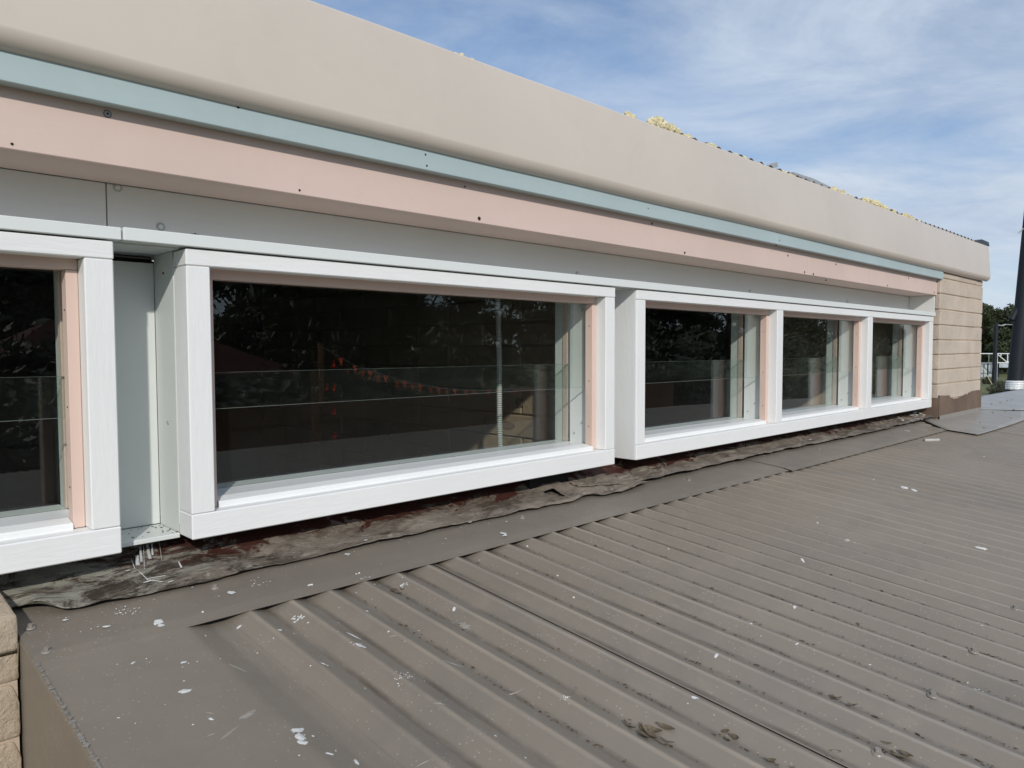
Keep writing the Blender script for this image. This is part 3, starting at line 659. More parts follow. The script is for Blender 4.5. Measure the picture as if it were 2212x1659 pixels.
# apron flashing lying over the sheet ends
def apron(x0, x1, lift, ye, mat, n=40, endlift=0.0, name='apron_flashing', lab=None):
    bm = bmesh.new(); g = []
    for i in range(n + 1):
        x = x0 + (x1 - x0) * i / n; w = 0.0006 * noise.noise(Vector((x * 6, 1, 0))); row = []
        dz = lift + endlift * max(0, (i / n - 0.8) / 0.2) ** 2
        for y, a in ((0.096, 0.030), (0.090, 0.006), (0.05, 0.0042), (0.0, 0.0040), (-0.05, 0.0040), (ye + 0.0215, 0.0038), (ye + 0.0195, 0.0036), (ye, 0.0011), (ye + 0.0012, 0.0001)):
            buckle = 0.0011 * noise.noise(Vector((x * 5, y * 12, 2))) if y < 0.08 and y > ye + .01 else 0
            row.append(bm.verts.new((x, y, Z0 + SL * y + a + dz + w + buckle)))
        g.append(row)
    for i in range(n):
        for j in range(len(g[0]) - 1): bm.faces.new((g[i][j], g[i + 1][j], g[i + 1][j + 1], g[i][j + 1]))
    return link(name, bm, mat, roof, smooth=False, **({'label': lab} if lab else {}))
apron(0.1700, 1.92, 0.0, -0.1275, 'flash', 50, 0, lab='near length of brown apron flashing')
apron(1.885, 3.255, 0.0012, -0.1365, 'flash', 40, 0, lab='far length of brown apron flashing')
# flat cover sheet before the pillar and capping beyond it
def plate(name, pts, mat, lift, parent=roof, th=0.0012, div=8, lab=None, warp=0.0012):
    bm = bmesh.new(); vs = [bm.verts.new((x, y, 0)) for x, y in pts]; f = bm.faces.new(vs)
    bmesh.ops.triangulate(bm, faces=[f]); bmesh.ops.subdivide_edges(bm, edges=list(bm.edges), cuts=div, use_grid_fill=True)
    for v in bm.verts:
        x, y = v.co.x, v.co.y; v.co.z = Z0 + SL * y + lift + warp * noise.noise(Vector((x * 4, y * 5, lift * 900)))
    o = link(name, bm, mat, parent, smooth=True, **({'label': lab} if lab else {}))
    s = o.modifiers.new('s', 'SOLIDIFY'); s.thickness = th; s.offset = 0; return o
plate('cover_sheet', [(3.235, -0.132), (3.238, -0.243), (3.62, -0.247), (4.06, -0.240), (4.50, -0.150), (4.30, -0.012), (3.545, -0.012), (3.50, 0.05)], 'cover', 0.0052, lab='bent grey brown cover sheet at the foot of the pillar')
plate('cover_sheet', [(4.235, -0.02), (4.52, -0.155), (6.2, 0.0), (9.0, 0.05), (9.0, 0.172), (5.02, 0.172), (4.3, 0.172)], 'capping', 0.0078, lab='pale grey flat capping beyond the pillar')
B('pillar_upstand', 'cover', roof, PX0 + 0.004, PX1 + 0.002, PY - 0.0070, PY - 0.0055, -0.3120, -0.2930, 0)
# far fall behind the ridge line of the capping
B('ridge_fall', 'capping', roof, 4.24, 9.0, 0.1735, 0.1765, -0.45, -0.2905, 0)

# roofing bolts: hex head on a dished washer
def bolt(x, y, z, s=1.0):
    e = empty('roof_bolt', roof); nrm = Vector((0, -SL, 1)).normalized()
    p = Vector((x, y, z)); bm = bmesh.new(); tube(bm, p, p + nrm * 0.0016 * s, 0.0062 * s, 0.0052 * s, 18); link('washer', bm, 'bolt', e)
    bm = bmesh.new(); tube(bm, p + nrm * 0.0016 * s, p + nrm * 0.0052 * s, 0.0034 * s, 0.0031 * s, 6); link('bolt_head', bm, 'bolt', e)
for k in (3, 6, 9, 13, 16, 19, 23, 26, 29, 33):
    x = X00 + k * PP; bolt(x, -0.752, roof_z(x, -0.752) + 0.0005)
for x, y in ((0.183, -0.038), (0.184, -0.105), (0.389, -0.044), (0.960, -0.046), (1.52, -0.05), (2.25, -0.05), (2.9, -0.055)):
    bolt(x, y, Z0 + SL * y + (0.0042 if y > -.1 else 0.0036), 0.9)
for px, py in ((2161, 873), (2185, 868), (2176, 869), (2145, 895), (2142, 877), (2190, 889), (2172, 893), (2118, 917), (2126, 928), (2184, 907)):
    p = on_roof(px, py); bolt(p.x, p.y, p.z + 0.0085 if p.x > 4.3 else p.z + 0.006, 1.0)

# ================================================================== lead flashing under the windows
def lead_sheet(x0, x1, edge, name, lab, seed, lift=0.0, left=None, notch=None, nxs=300):
    bm = bmesh.new(); up = bm.verts.layers.float.new('up'); g = []; ns = 16
    for i in range(nxs + 1):
        u = i / nxs; xb = x0 + (x1 - x0) * u; row = []
        for j in range(ns + 1):
            s = j / ns
            x = xb
            if left and u < 0.10: x = xb + left(s) * (1 - u / 0.10)
            ye = edge(x) + 0.0040 * noise.noise(Vector((x * 19, seed, 0))) + 0.0018 * noise.noise(Vector((x * 90, seed, 0)))
            yt, zt = 0.0975, -0.262
            # quarter-round sweep from the wall onto the roof
            q = s ** 0.9
            y = yt + (ye - yt) * (1 - (1 - q) ** 1.55)
            zr = Z0 + SL * ye + 0.0115 + lift
            z = zt + (zr - zt) * (1 - (1 - q) ** 2.3)
            a = 0.0068 * noise.fractal(Vector((x * 9, s * 3, seed)), 0.8, 2, 4) + 0.0024 * noise.noise(Vector((x * 45, s * 12, seed)))
            a *= 1 + 1.6 * math.exp(-((x - 1.25) / 0.13) ** 2)
            z += a * min(1, s * 4 + .2) * (0.55 + 0.45 * (1 - s)); z = max(z, Z0 + SL * y + 0.0048 + lift * .5)
            if s > 0.93: z += 0.0012 * max(0, noise.noise(Vector((x * 12, 9, seed))))
            if x < 0.245 and x0 < 0.2: z += 0.010 * math.exp(-((x - 0.200) / 0.016) ** 2) * s ** 2 
            v = bm.verts.new((x, y, z)); v[up] = 1 - s; row.append(v)
        g.append(row)
    for i in range(nxs):
        for j in range(ns):
            c = (g[i][j].co + g[i + 1][j + 1].co) / 2
            if notch and notch(c.x, j / ns): continue
            bm.faces.new((g[i][j], g[i + 1][j], g[i + 1][j + 1], g[i][j + 1]))
    o = link(name, bm, 'lead', None, smooth=True, label=lab, category='flashing', group='old lead flashing along the foot of the wall')
    s = o.modifiers.new('s', 'SOLIDIFY'); s.thickness = 0.0022; s.offset = 1
    return o
def interp(T, x):
    for (a, b), (c, d) in zip(T[:-1], T[1:]):
        if a <= x <= c: return b + (d - b) * (x - a) / (c - a)
    return T[0][1] if x < T[0][0] else T[-1][1]
E1 = [(0.15, 0.03), (0.18, 0.015), (0.205, -0.008), (0.22, -0.020), (0.26, -0.022), (0.40, -0.028), (0.46, -0.023), (0.77, -0.023), (1.00, -0.030), (1.06, -0.028), (1.10, -0.036), (1.14, -0.030), (1.18, -0.022), (1.22, -0.040), (1.27, -0.044), (1.32, -0.040), (1.375, -0.028)]
E2 = [(1.15, 0.03), (1.22, 0.01), (1.28, -0.016), (1.34, -0.024), (1.40, -0.018), (1.6, -0.014), (2.0, -0.012), (2.6, -0.020), (3.1, -0.014), (3.55, -0.006)]
lead_sheet(0.162, 1.385, lambda x: interp(E1, x), 'lead_flashing', 'near length of wrinkled lead flashing with flaking red paint, torn at its right end', 1.3,
           notch=lambda x, s: 0.30 < s < 0.72 and abs(x - (1.118 + 0.05 * (s - .3))) < 0.016 * (0.75 - s) / .4)
lead_sheet(1.165, 3.56, lambda x: interp(E2, x), 'lead_flashing', 'far length of wrinkled lead flashing overlapping the torn one and running to the pillar', 5.7, lift=0.0045,
           left=lambda s: 0.030 * s)
B('cavity_shade', 'black_gap', roof, 1.08, 1.20, 0.05, 0.094, -0.306, -0.270, 0)  # black block under the tear, its colour stands for the cavity's darkness
# crumbs and loose tufts of rubbish at the foot of the pillar
bm = bmesh.new(); rs = random.Random(21)
for k in range(46):
    x = rs.uniform(3.20, 3.53); y = rs.uniform(0.0, 0.07); s = rs.uniform(0.002, 0.007)
    z = Z0 + SL * y + 0.010 + 0.45 * max(0, y - .01) * .6
    box(bm, x - s, x + s, y - s * .8, y + s * .8, z, z + s * 0.9, 0.0005, s * 0.35)
link('rubble', bm, 'fleck_dull', None, kind='stuff', label='crumbs of mortar in the corner by the pillar foot', category='rubble')
bm = bmesh.new()
for k in range(38):
    x = rs.uniform(3.05, 3.53); y = rs.uniform(0.01, 0.07); s = rs.uniform(0.003, 0.012); z = Z0 + SL * y + 0.010 + 0.3 * max(0, y - .01)
    box(bm, x - s, x + s, y - s * .3, y + s * .3, z, z + s * 0.3, 0, s * 0.3)
link('litter', bm, 'litter', None, kind='stuff', label='dark leaf crumbs caught against the pillar foot', category='litter')

# ================================================================== paint flecks and litter on the roof
def surf(x, y):
    if y > -0.128: return Z0 + SL * y + (0.0047 if y > -0.105 else 0.0030) + (0.0014 if x > 1.9 else 0)
    return roof_z(x, y) + 0.0006
def fleck(bm, x, y, rx, ry, rs, rot=None, n=11, jag=0.35, z=None):
    if abs(y + 0.1275) < max(rx, ry) + 0.002 and z is None: y = -0.1255 + (0.020 if y > -0.1275 else -0.012)
    rot = rs.uniform(0, math.pi) if rot is None else rot; c, s = math.cos(rot), math.sin(rot); ring = []
    for i in range(n):
        a = 2 * math.pi * i / n; f = 1 + rs.uniform(-jag, jag); u, v = rx * math.cos(a) * f, ry * math.sin(a) * f
        X, Y = x + u * c - v * s, y + u * s + v * c; ring.append(bm.verts.new((X, Y, (surf(X, Y) if z is None else z) + 0.0002)))
    cz = (surf(x, y) if z is None else z) + 0.0008; cv = bm.verts.new((x, y, cz))
    for i in range(n): bm.faces.new((ring[i], ring[(i + 1) % n], cv))
rs = random.Random(11)
big = [(0.298, -0.118, .008, .006), (0.399, -0.071, .006, .004), (0.247, -0.177, .003, .0015), (0.288, -0.206, .004, .002), (0.268, -0.262, .0055, .0045), (0.217, -0.039, .003, .002), (0.248, -0.082, .004, .0025),
       (0.441, -0.171, .008, .006), (0.405, -0.191, .0035, .0025), (0.459, -0.280, .0070, .0045), (0.471, -0.247, .010, .002), (0.405, -0.291, .004, .001), (0.609, -0.158, .006, .004),
       (0.324, -0.385, .007, .004), (0.320, -0.397, .007, .004), (0.317, -0.406, .005, .003), (0.330, -0.431, .004, .002), (0.346, -0.449, .005, .002), (0.517, -0.206, .004, .002), (0.570, -0.124, .007, .004), (0.613, -0.264, .004, .002),
       (0.867, -0.092, .007, .004), (0.596, -0.033, .005, .003), (0.568, -0.500, .005, .002), (0.678, -0.586, .0035, .003), (0.784, -0.550, .004, .002), (0.902, -0.533, .003, .002),
       (2.006, -0.373, .010, .005), (2.004, -0.396, .008, .003), (1.405, -0.465, .010, .004), (1.610, -0.635, .012, .003), (1.224, -0.459, .006, .002), (3.005, -0.066, .012, .008), (1.009, -0.544, .004, .002),
       (0.897, -0.598, .003, .001), (0.964, -0.779, .006, .002), (1.189, -0.729, .004, .002)]
bm = bmesh.new()
for i, (x, y, a, b) in enumerate(big):
    if i in (7, 12, 19, 23):               # broken splashes made of many small bits
        for k in range(14): fleck(bm, x + rs.gauss(0, a * .55), y + rs.gauss(0, b * .7), a * rs.uniform(.08, .35), b * rs.uniform(.08, .25), rs, n=6)
    else: fleck(bm, x, y, a, b, rs, n=13, jag=0.25)
    for k in range(rs.randint(0, 3)): fleck(bm, x + rs.gauss(0, .012), y + rs.gauss(0, .010), rs.uniform(.0005, .0014), rs.uniform(.0004, .001), rs, n=6)
for k in range(150):                       # scattered droplets, denser near the windows
    y = -abs(rs.expovariate(3.2)) - 0.0; x = 0.2 + rs.expovariate(1.1)
    if y < -1.0 or x > 3.2: continue
    s = min(0.003, 0.0003 + rs.expovariate(2000)); fleck(bm, x, y, s * rs.uniform(.8, 2), s, rs, n=6)
for cx, cy, n in ((0.463, -0.365, 26), (0.275, -0.055, 30), (0.44, -0.06, 14)):
    for k in range(n): fleck(bm, cx + rs.gauss(0, .009), cy + rs.gauss(0, .007), rs.uniform(.0003, .0014), rs.uniform(.0003, .0008), rs, n=6)
link('paint_flecks', bm, 'fleck', None, kind='stuff', label='white paint flecks spattered over the roof', category='paint flecks')
bm = bmesh.new()
for k in range(46):
    x = 0.18 + rs.expovariate(0.9); y = -rs.uniform(0.0, 0.95)
    if x > 3.6: continue
    L_ = rs.uniform(.002, .008); fleck(bm, x, y, L_, L_ * rs.uniform(.05, .14), rs, n=8)
for x, y, a, b, r in ((0.330, -0.245, .014, .002, 2.1), (0.300, -0.335, .009, .003, 0.3), (0.275, -0.352, .010, .0022, 0.5), (0.60, -0.30, .010, .004, 1.7), (0.52, -0.37, .014, .002, 2.4), (0.455, -0.43, .018, .001, 2.6)):
    fleck(bm, x, y, a, b, rs, rot=r, n=14, jag=.5)
link('scuffs', bm, 'scuff', None, kind='stuff', label='dull grey smears and scuffs on the roof', category='scuffs')
# drips of paint on the lead below the recess
bm = bmesh.new(); rs = random.Random(4)
def on_lead(px, py):     # where the sight line meets the swept sheet
    d = ray(px, py).normalized()
    for k in range(900):
        p = Vector((0, -1, 0)) + d * (0.9 + k * 0.002)
        e = interp(E1, p.x) if p.x < 1.25 else interp(E2, p.x)
        if p.y < e: zz_ = surf(p.x, p.y)
        else:
            tt = min(1, (p.y - e) / (0.0975 - e)); q = 1 - (tt) ** (1 / 1.55); zr = Z0 + SL * e + .0062
            zz_ = -0.262 + (zr + 0.262) * (1 - (1 - q) ** 2.3) + 0.006
        if p.z < zz_: return p
    return p
for a, b, r in (((303, 1184), (306, 1215), .0016), ((310, 1180), (312, 1230), .0005), ((318, 1178), (324, 1208), .0019), ((344, 1172), (351, 1222), .0004), ((328, 1176), (330, 1200), .0012), ((284, 1210), (292, 1232), .0004), ((346, 1213), (332, 1232), .0005), ((300, 1235), (317, 1252), .0005), ((317, 1252), (357, 1245), .0006), ((317, 1254), (350, 1258), .0006), ((385, 1213), (392, 1227), .0010), ((296, 1202), (298, 1222), .0022)):
    n = 34; prev = None
    for k in range(n):
        t = k / (n - 1); p = on_lead(a[0] + (b[0] - a[0]) * t, a[1] + (b[1] - a[1]) * t)
        fleck(bm, p.x, p.y, r * (0.8 + .6 * t), r * 1.2, rs, n=7, jag=.15, z=p.z + 0.0008)
for px, py, rx, ry in ((318, 1258, .006, .0025), (368, 1258, .0045, .002), (277, 1234, .004, .0022), (1090, 1158, .006, .003), (1016, 1129, .005, .002), (790, 1168, .004, .002), (1550, 999, .03, .003), (1750, 950, .02, .003)):
    p = on_lead(px, py); fleck(bm, p.x, p.y, rx, ry, rs, rot=0.2, n=13, jag=.3, z=p.z + .001)
link('paint_drips', bm, 'fleck', None, kind='stuff', label='white paint drips and splashes on the lead below the recess', category='paint drips')

# litter gathered along the valleys of the corrugation
bm = bmesh.new(); rs = random.Random(2)
for k in range(0, 26):
    vx = X00 + (k - 0.5) * PP
    if k in (0,): vx = X00 - 0.5 * PP
    for m_ in range(int(300 if k < 14 else 90)):
        y = -rs.uniform(0.14, 1.05)
        dens = 0.5 + 0.5 * noise.noise(Vector((k * 3.7, y * 5.5, 0))) + 0.35 * (-y - 0.35)
        if rs.random() > dens * 0.95: continue
        x = vx + rs.gauss(0, 0.0022); s = min(0.0019, 0.00025 + rs.expovariate(2100))
        fleck(bm, x, y, s * rs.uniform(.5, 1.1), s * rs.uniform(1, 2.6), rs, rot=rs.uniform(-.4, .4), n=6, z=surf(x, y) + rs.uniform(0, 0.0012))
link('litter', bm, 'litter', None, kind='stuff', label='dark crumbs of leaf litter lining the valleys of the roof', category='litter')
# curled dead leaves and clumps
def leaf(x, y, Lh, lab, seed, n=7):
    e = empty('dead_leaves', None, label=lab, category='leaf litter', group='clumps of dead leaves on the roof'); rr = random.Random(seed)
    e.location = (x * U, y * U, roof_z(x, y) * U)
    for k in range(n):
        bm = bmesh.new(); ang = rr.uniform(-2.2, -0.9) + (0 if k % 2 else math.pi); l = Lh * 0.75 * rr.uniform(.4, 1.0); w = l * rr.uniform(.08, .26); curl = rr.uniform(.2, .9); g = []
        ox, oy = rr.gauss(0, Lh * .35), rr.gauss(0, Lh * .55)
        for i in range(7):
            t = i / 6; wd = w * math.sin(math.pi * (t * .9 + .05)) ; row = []
            for j in (-1, 0, 1):
                px_ = (t - .5) * l; pz = curl * l * (abs(t - .5) ** 1.6) + 0.0010 + rr.uniform(0, .0004) + abs(j) * wd * .5
                py_ = j * wd + curl * .2 * l * math.sin(t * 2.5)
                X, Y = x + ox + px_ * math.cos(ang) - py_ * math.sin(ang), y + oy + px_ * math.sin(ang) + py_ * math.cos(ang)
                row.append(bm.verts.new((X, Y, max(roof_z(X, Y), roof_z(x, y)) + pz)))
            g.append(row)
        for i in range(6):
            for j in range(2): bm.faces.new((g[i][j], g[i + 1][j], g[i + 1][j + 1], g[i][j + 1]))
        o = link('leaf', bm, 'leaf_dead', e, smooth=True); o.matrix_parent_inverse = Matrix.Translation(-Vector(e.location))
    return e
vy = lambda k: X00 + (k - 0.5) * PP
leaf(vy(1) , -0.590, 0.030, 'largest clump of curled brown leaves near the bottom edge of the roof', 1, 9)
leaf(vy(3), -0.540, 0.010, 'tiny brown leaf curl in the valley above the largest clump', 2, 3)
leaf(vy(2), -0.640, 0.016, 'flat string of leaf scraps just right of the largest clump', 3, 6)
leaf(vy(4) - .006, -0.762, 0.020, 'brown ball of leaves beside the lowest roof bolt', 4, 9)
leaf(vy(5), -0.675, 0.018, 'pale curled leaf in the valley left of the row of bolts', 5, 5)
leaf(vy(3), -0.720, 0.016, 'scraps of leaf at the bottom right edge left of the lowest bolt', 6, 6)
leaf(vy(10), -0.610, 0.016, 'dark twig shaped leaf high in the right part of the roof', 7, 2)
leaf(vy(3), -0.325, 0.010, 'small knot of brown leaf near the middle of the roof', 8, 4)
leaf(vy(1), -0.165, 0.022, 'flat brown leaf lying just below the apron flashing', 9, 4)
leaf(vy(2), -0.700, 0.018, 'leaf scraps lying in the valley at the very bottom edge', 10, 6)
leaf(vy(10) , -0.755, 0.012, 'bits of leaf right of the second bolt up the row', 11, 5)
# short pale stub of pipe
bm = bmesh.new(); a = Vector((2.885, -0.160, roof_z(2.885, -.16) + .008)); b = Vector((2.925, -0.195, roof_z(2.925, -.195) + .009)); tube(bm, a, b, 0.0055, 0.0055, 14)
link('pipe_stub', bm, 'fleck_dull', None, label='short pale pipe stub lying on the roof near the far flashing', category='pipe')

# ================================================================== beyond the roof, right hand side (metres)
def gpoint(px, dep):           # ground point under the sight line at a depth
    p = at_depth(px, 750, dep); return Vector((p.x, p.y, GZ))
# leaning shade sail posts
def post(name, b, t, r0, r1, lab, wrap=None, br=None):
    e = empty(name, None, label=lab, category='pole', group='leaning shade sail posts'); e.location = b
    inv = Matrix.Translation(-Vector(b))
    bm = bmesh.new(); tube(bm, b, t, r0, r1, 28); o = link('shaft', bm, 'gunmetal', e, 1, True); o.matrix_parent_inverse = inv
    m_ = o.modifiers.new('e', 'EDGE_SPLIT'); m_.split_angle = 0.8
    d = (Vector(t) - Vector(b))
    if wrap:
        bm = bmesh.new(); prev = 8; rs = random.Random(1); rings = []
        for i in range(9):
            c = Vector(b) + d * (wrap[0] + (wrap[1] - wrap[0]) * i / 8); rr = r0 + (r1 - r0) * wrap[0] + 0.010 + (0.006 if i % 2 else 0)
            rings.append([bm.verts.new(c + Vector((math.cos(a * math.pi / 12) * (rr + rs.uniform(-.003, .004)), math.sin(a * math.pi / 12) * (rr + rs.uniform(-.003, .004)), 0))) for a in range(24)])
        for i in range(8):
            for a in range(24): bm.faces.new((rings[i][a], rings[i][(a + 1) % 24], rings[i + 1][(a + 1) % 24], rings[i + 1][a]))
        o = link('plastic_wrap', bm, 'plastic_white', e, 1); o.matrix_parent_inverse = inv
    if br:
        c = Vector(b) + d * br; dirx = Vector((-R_.x, -R_.y, 0)).normalized()
        bm = bmesh.new(); 
        tube(bm, c + Vector((0, 0, 0.16)), c + dirx * (r0 * 0.95 + .05) - Vector((0, 0, 0.20)), 0.05, 0.055, 8); o = link('bracket', bm, 'gunmetal', e, 1); o.matrix_parent_inverse = inv
    return e
d0 = 14.0
pb = at_depth(2191, 842, d0); pt_ = at_depth(2226, 470, d0); dirp = (pt_ - pb)
k = (GZ - pb.z) / dirp.z; pbase = pb + dirp * k; ptop = pb + dirp * 1.5
tot = (ptop - pbase).length; 
def frac(py):                  # how far up the post a photo row lies
    q = pb + dirp * ((842 - py) / (842 - 470.0)); return (q - pbase).length / tot
post('shade_post', pbase, ptop, 0.148, 0.105, 'thick dark leaning post with white plastic wrapped round its foot', (frac(841), frac(822)), frac(668))
dA = 55.0
pb2 = at_depth(2146.5, 836, dA); pt2 = at_depth(2152.5, 697, dA); pb2g = pb2 + (pt2 - pb2) * ((GZ - pb2.z) / (pt2.z - pb2.z))
e2 = post('shade_post', pb2g, pt2, 0.17, 0.13, 'thinner dark post standing on the grass farther off beside the pillar')
bm = bmesh.new(); q0 = at_depth(2153, 702, dA); q1 = at_depth(2164, 703.5, dA); q2 = at_depth(2172, 701, dA); q3 = at_depth(2200, 702, dA)
tube(bm, q0, q1, .06, .04, 8); tube(bm, q1, q2, .05, .05, 8); tube(bm, q2, q3, .03, .03, 6)
o = link('cable_arm', bm, 'galv', e2, 1); o.matrix_parent_inverse = Matrix.Translation(-pb2g)
# loose tie at the top of the near post
bm = bmesh.new(); tube(bm, at_depth(2199, 503, d0), at_depth(2213, 492, d0), .006, .012, 6); tube(bm, at_depth(2201, 505, d0), at_depth(2213, 492, d0), .004, .008, 6)
link('cable_tie', bm, 'galv', None, 1, label='frayed tie hanging off the thick dark post near the right edge', category='tie')
# thin stay wire
bm = bmesh.new(); tube(bm, at_depth(2118, 786, 18), at_depth(2143, 830, 18), .008, .008, 6)
link('stay_wire', bm, 'wool', None, 1, label='thin pale rope stretched down to the grass right of the pillar', category='rope')

# pale sheet fence with dark posts
fe = empty('sheet_fence', None, label='low grey sheet fence on dark posts across the grass right of the pillar', category='fence')
def fpanel(x0, x1, y0, y1, dep, mat, name, par, th=0.05, bev=False):
    a = at_depth(x0, y1, dep); b = at_depth(x1, y1, dep); t = at_depth(x0, y0, dep); bm = bmesh.new()
    nseg = 14; sidev = (b - a); nrm = Vector((-sidev.y, sidev.x, 0)).normalized()
    lo, hi = [], []
    for i in range(nseg + 1):
        p = a + sidev * i / nseg + nrm * (0.03 if i % 2 else 0); lo.append((p.x, p.y, max(GZ - .1, a.z))); hi.append((p.x, p.y, t.z))
    A = [bm.verts.new(v) for v in lo]; Bv = [bm.verts.new(v) for v in hi]; A2 = [bm.verts.new(Vector(v) + nrm * th) for v in lo]; B2 = [bm.verts.new(Vector(v) + nrm * th) for v in hi]
    for i in range(nseg):
        bm.faces.new((A[i], A[i + 1], Bv[i + 1], Bv[i])); bm.faces.new((A2[i], B2[i], B2[i + 1], A2[i + 1])); bm.faces.new((Bv[i], Bv[i + 1], B2[i + 1], B2[i]))
    bm.faces.new((A[0], Bv[0], B2[0], A2[0])); bm.faces.new((A[-1], A2[-1], B2[-1], Bv[-1]))
    return link(name, bm, mat, par, 1)
fpanel(2096, 2133, 785, 815, 76, 'fence_sheet', 'sheet_panel', fe)
fpanel(2133.4, 2154, 785, 814, 76, 'fence_sheet', 'sheet_panel', fe)
fpanel(2158, 2240, 784.5, 794, 82, 'fence_sheet', 'sheet_panel', fe)
for x, y0, y1 in ((2133.2, 783, 815.5), (2156.3, 783, 815)):
    p = at_depth(x, y1, 75.5); t = at_depth(x, y0, 75.5); bm = bmesh.new(); tube(bm, p, (p.x, p.y, t.z), .06, .06, 8); link('fence_post', bm, 'gunmetal', fe, 1)
# lattice gate of white bars
ga = empty('lattice_gate', None, label='pale lattice braced steel frame raised above the fence between the two dark posts', category='gate')
def bar(a, b, dep, r, mat='plastic_white'):
    bm = bmesh.new(); tube(bm, at_depth(a[0], a[1], dep), at_depth(b[0], b[1], dep), r, r, 6); return link('bar', bm, mat, ga, 1)
for a, b in (((2112, 764), (2184, 764)), ((2152, 783.5), (2184, 783.5)), ((2154, 764), (2154, 783.5)), ((2176.5, 764), (2176.5, 783.5)), ((2154, 765), (2176, 783)), ((2162, 764), (2162, 769)), ((2200, 764), (2184, 764)), ((2200, 764), (2200, 783.5)), ((2184, 783.5), (2202, 783.5)), ((2177, 783), (2200, 765))):
    bar(a, b, 74, .05)
for x in (2136, 2145.5): bar((x, 764), (x, 784), 74, .025, 'galv')
bar((2112, 783.5), (2152, 783.5), 74, .03, 'galv')
for x in (2154, 2200):
    p = at_depth(x, 783.5, 74); bm = bmesh.new(); tube(bm, (p.x, p.y, GZ), p, .05, .05, 6); link('leg', bm, 'galv', ga, 1)

# ------------------------------------------------------------------ trees: trunk, limbs, crown of leaf clumps
def crown_mesh(name, h, w, nleaf, seed, base=0.25, size=0.16, mat='leaf', loose=0.55, nclump=34):
    rs = random.Random(seed); bm = bmesh.new(); cl = []
    for k in range(nclump):
        t = rs.random() ** 0.8; z = h * (base + (1 - base) * t); rad = w * (0.30 + 0.72 * math.sin(math.pi * min(1, 0.15 + t * 0.82))) * rs.uniform(.15, 1)
        a = rs.uniform(0, 2 * math.pi); cl.append((Vector((rad * math.cos(a), rad * math.sin(a), z)), w * rs.uniform(.18, .42)))
    vs = []; fs = []
    for k in range(nleaf):
        c, r = cl[rs.randrange(nclump)]
        d = Vector((rs.gauss(0, 1), rs.gauss(0, 1), rs.gauss(0, .8))); d = d.normalized() * r * (rs.random() ** loose)
        p = c + d; s = size * rs.uniform(.5, 1.3)
        a = Vector((rs.gauss(0, 1), rs.gauss(0, 1), rs.gauss(0, 1))).normalized(); b = a.orthogonal().normalized()
        n0 = len(vs); vs += [p - a * s, p + b * s * .45, p + a * s, p - b * s * .45]; fs.append((n0, n0 + 1, n0 + 2, n0 + 3))
    bm.free(); me = bpy.data.meshes.new(name); me.from_pydata([tuple(v) for v in vs], [], fs); me.materials.append(MATS[mat])
    limbs = bmesh.new(); tube(limbs, (0, 0, -0.3), (w * .04, 0, h * .55), w * .075, w * .035, 9); tube(limbs, (w * .04, 0, h * .55), (0, w * .05, h * .92), w * .035, w * .01, 7)
    for c, r in cl[:14]:
        z = min(h * .8, c.z * .62); tube(limbs, (w * .04 * z / h, 0, z), c, w * .022, w * .006, 5)
    ml = bpy.data.meshes.new(name + '_limbs'); limbs.to_mesh(ml); limbs.free(); ml.materials.append(MATS['bark'])
    return me, ml
kinds = [crown_mesh('crown_a', 9.0, 3.2, 9000, 1, 0.12, 0.21), crown_mesh('crown_b', 8.0, 3.6, 9000, 2, 0.10, 0.20, 'leaf_b'),
         crown_mesh('crown_c', 10.5, 3.4, 8000, 3, 0.22, 0.22, 'leaf', 0.8, 26), crown_mesh('crown_d', 9.0, 3.0, 3800, 4, 0.35, 0.17, 'leaf_b', 0.9, 20)]
shrubk = crown_mesh('shrub', 1.5, 1.1, 3500, 8, 0.05, 0.07, 'leaf_b', .5, 20)
def tree(pos, kind, s, rot, label, group, cat='tree', nm='tree', sz=1.0):
    e = empty(nm, None, label=label, category=cat, group=group); e.location = pos; e.rotation_euler = (0, 0, rot); e.scale = (s, s, s * sz)
    for n_, me in (('trunk', kind[1]), ('crown', kind[0])):
        o = bpy.data.objects.new(n_, me); COL.objects.link(o); o.parent = e
    return e
rt = random.Random(12)
far = [(2105, 92, 0, 1.0), (2126, 96, 2, 1.0), (2143, 104, 1, .86), (2157, 90, 0, .80), (2172, 100, 1, .92), (2188, 94, 2, .80), (2206, 92, 0, 1.05), (2226, 97, 1, 1.1), (2250, 93, 2, 1.0)]
far += [(2114, 108, 1, 1.15), (2135, 112, 0, .95), (2164, 112, 2, .86), (2198, 110, 0, 1.05), (2080, 100, 0, 1.1), (2280, 100, 1, 1.1), (2320, 98, 0, 1.1), (2050, 98, 1, 1.1)]
labs = {2126: 'tall dark tree immediately right of the pillar, highest of the far row', 2143: 'dark tree in the dip of the skyline right of the pillar', 2157: 'low round dark tree behind the thin dark post',
        2172: 'dark bushy tree behind the braced steel frame', 2188: 'dark tree just left of the thick leaning post', 2206: 'dark tree partly hidden by the thick leaning post'}
for px, dep, kd, s in far:
    tree(gpoint(px, dep), kinds[kd], s * dep / 96 * 0.84, rt.uniform(0, 6), labs.get(px, 'dark tree standing in the far row, hidden behind nearer trees'), 'far row of trees beyond the fence')
for px, dep, s in ((2158, 50, .62), (2172, 46, .66), (2186, 52, .75), (2136, 64, .45), (2208, 40, .8)):
    tree(gpoint(px, dep), shrubk, s, rt.uniform(0, 6), {2158: 'low shrub at the foot of the thinner dark post', 2172: 'spreading green shrub between the two dark posts', 2186: 'shrub left of the wrapped foot of the thick post', 2136: 'small shrub by the sheet fence', 2208: 'shrub right of the thick leaning post'}[px], 'shrubs on the grass', 'shrub', 'shrub')

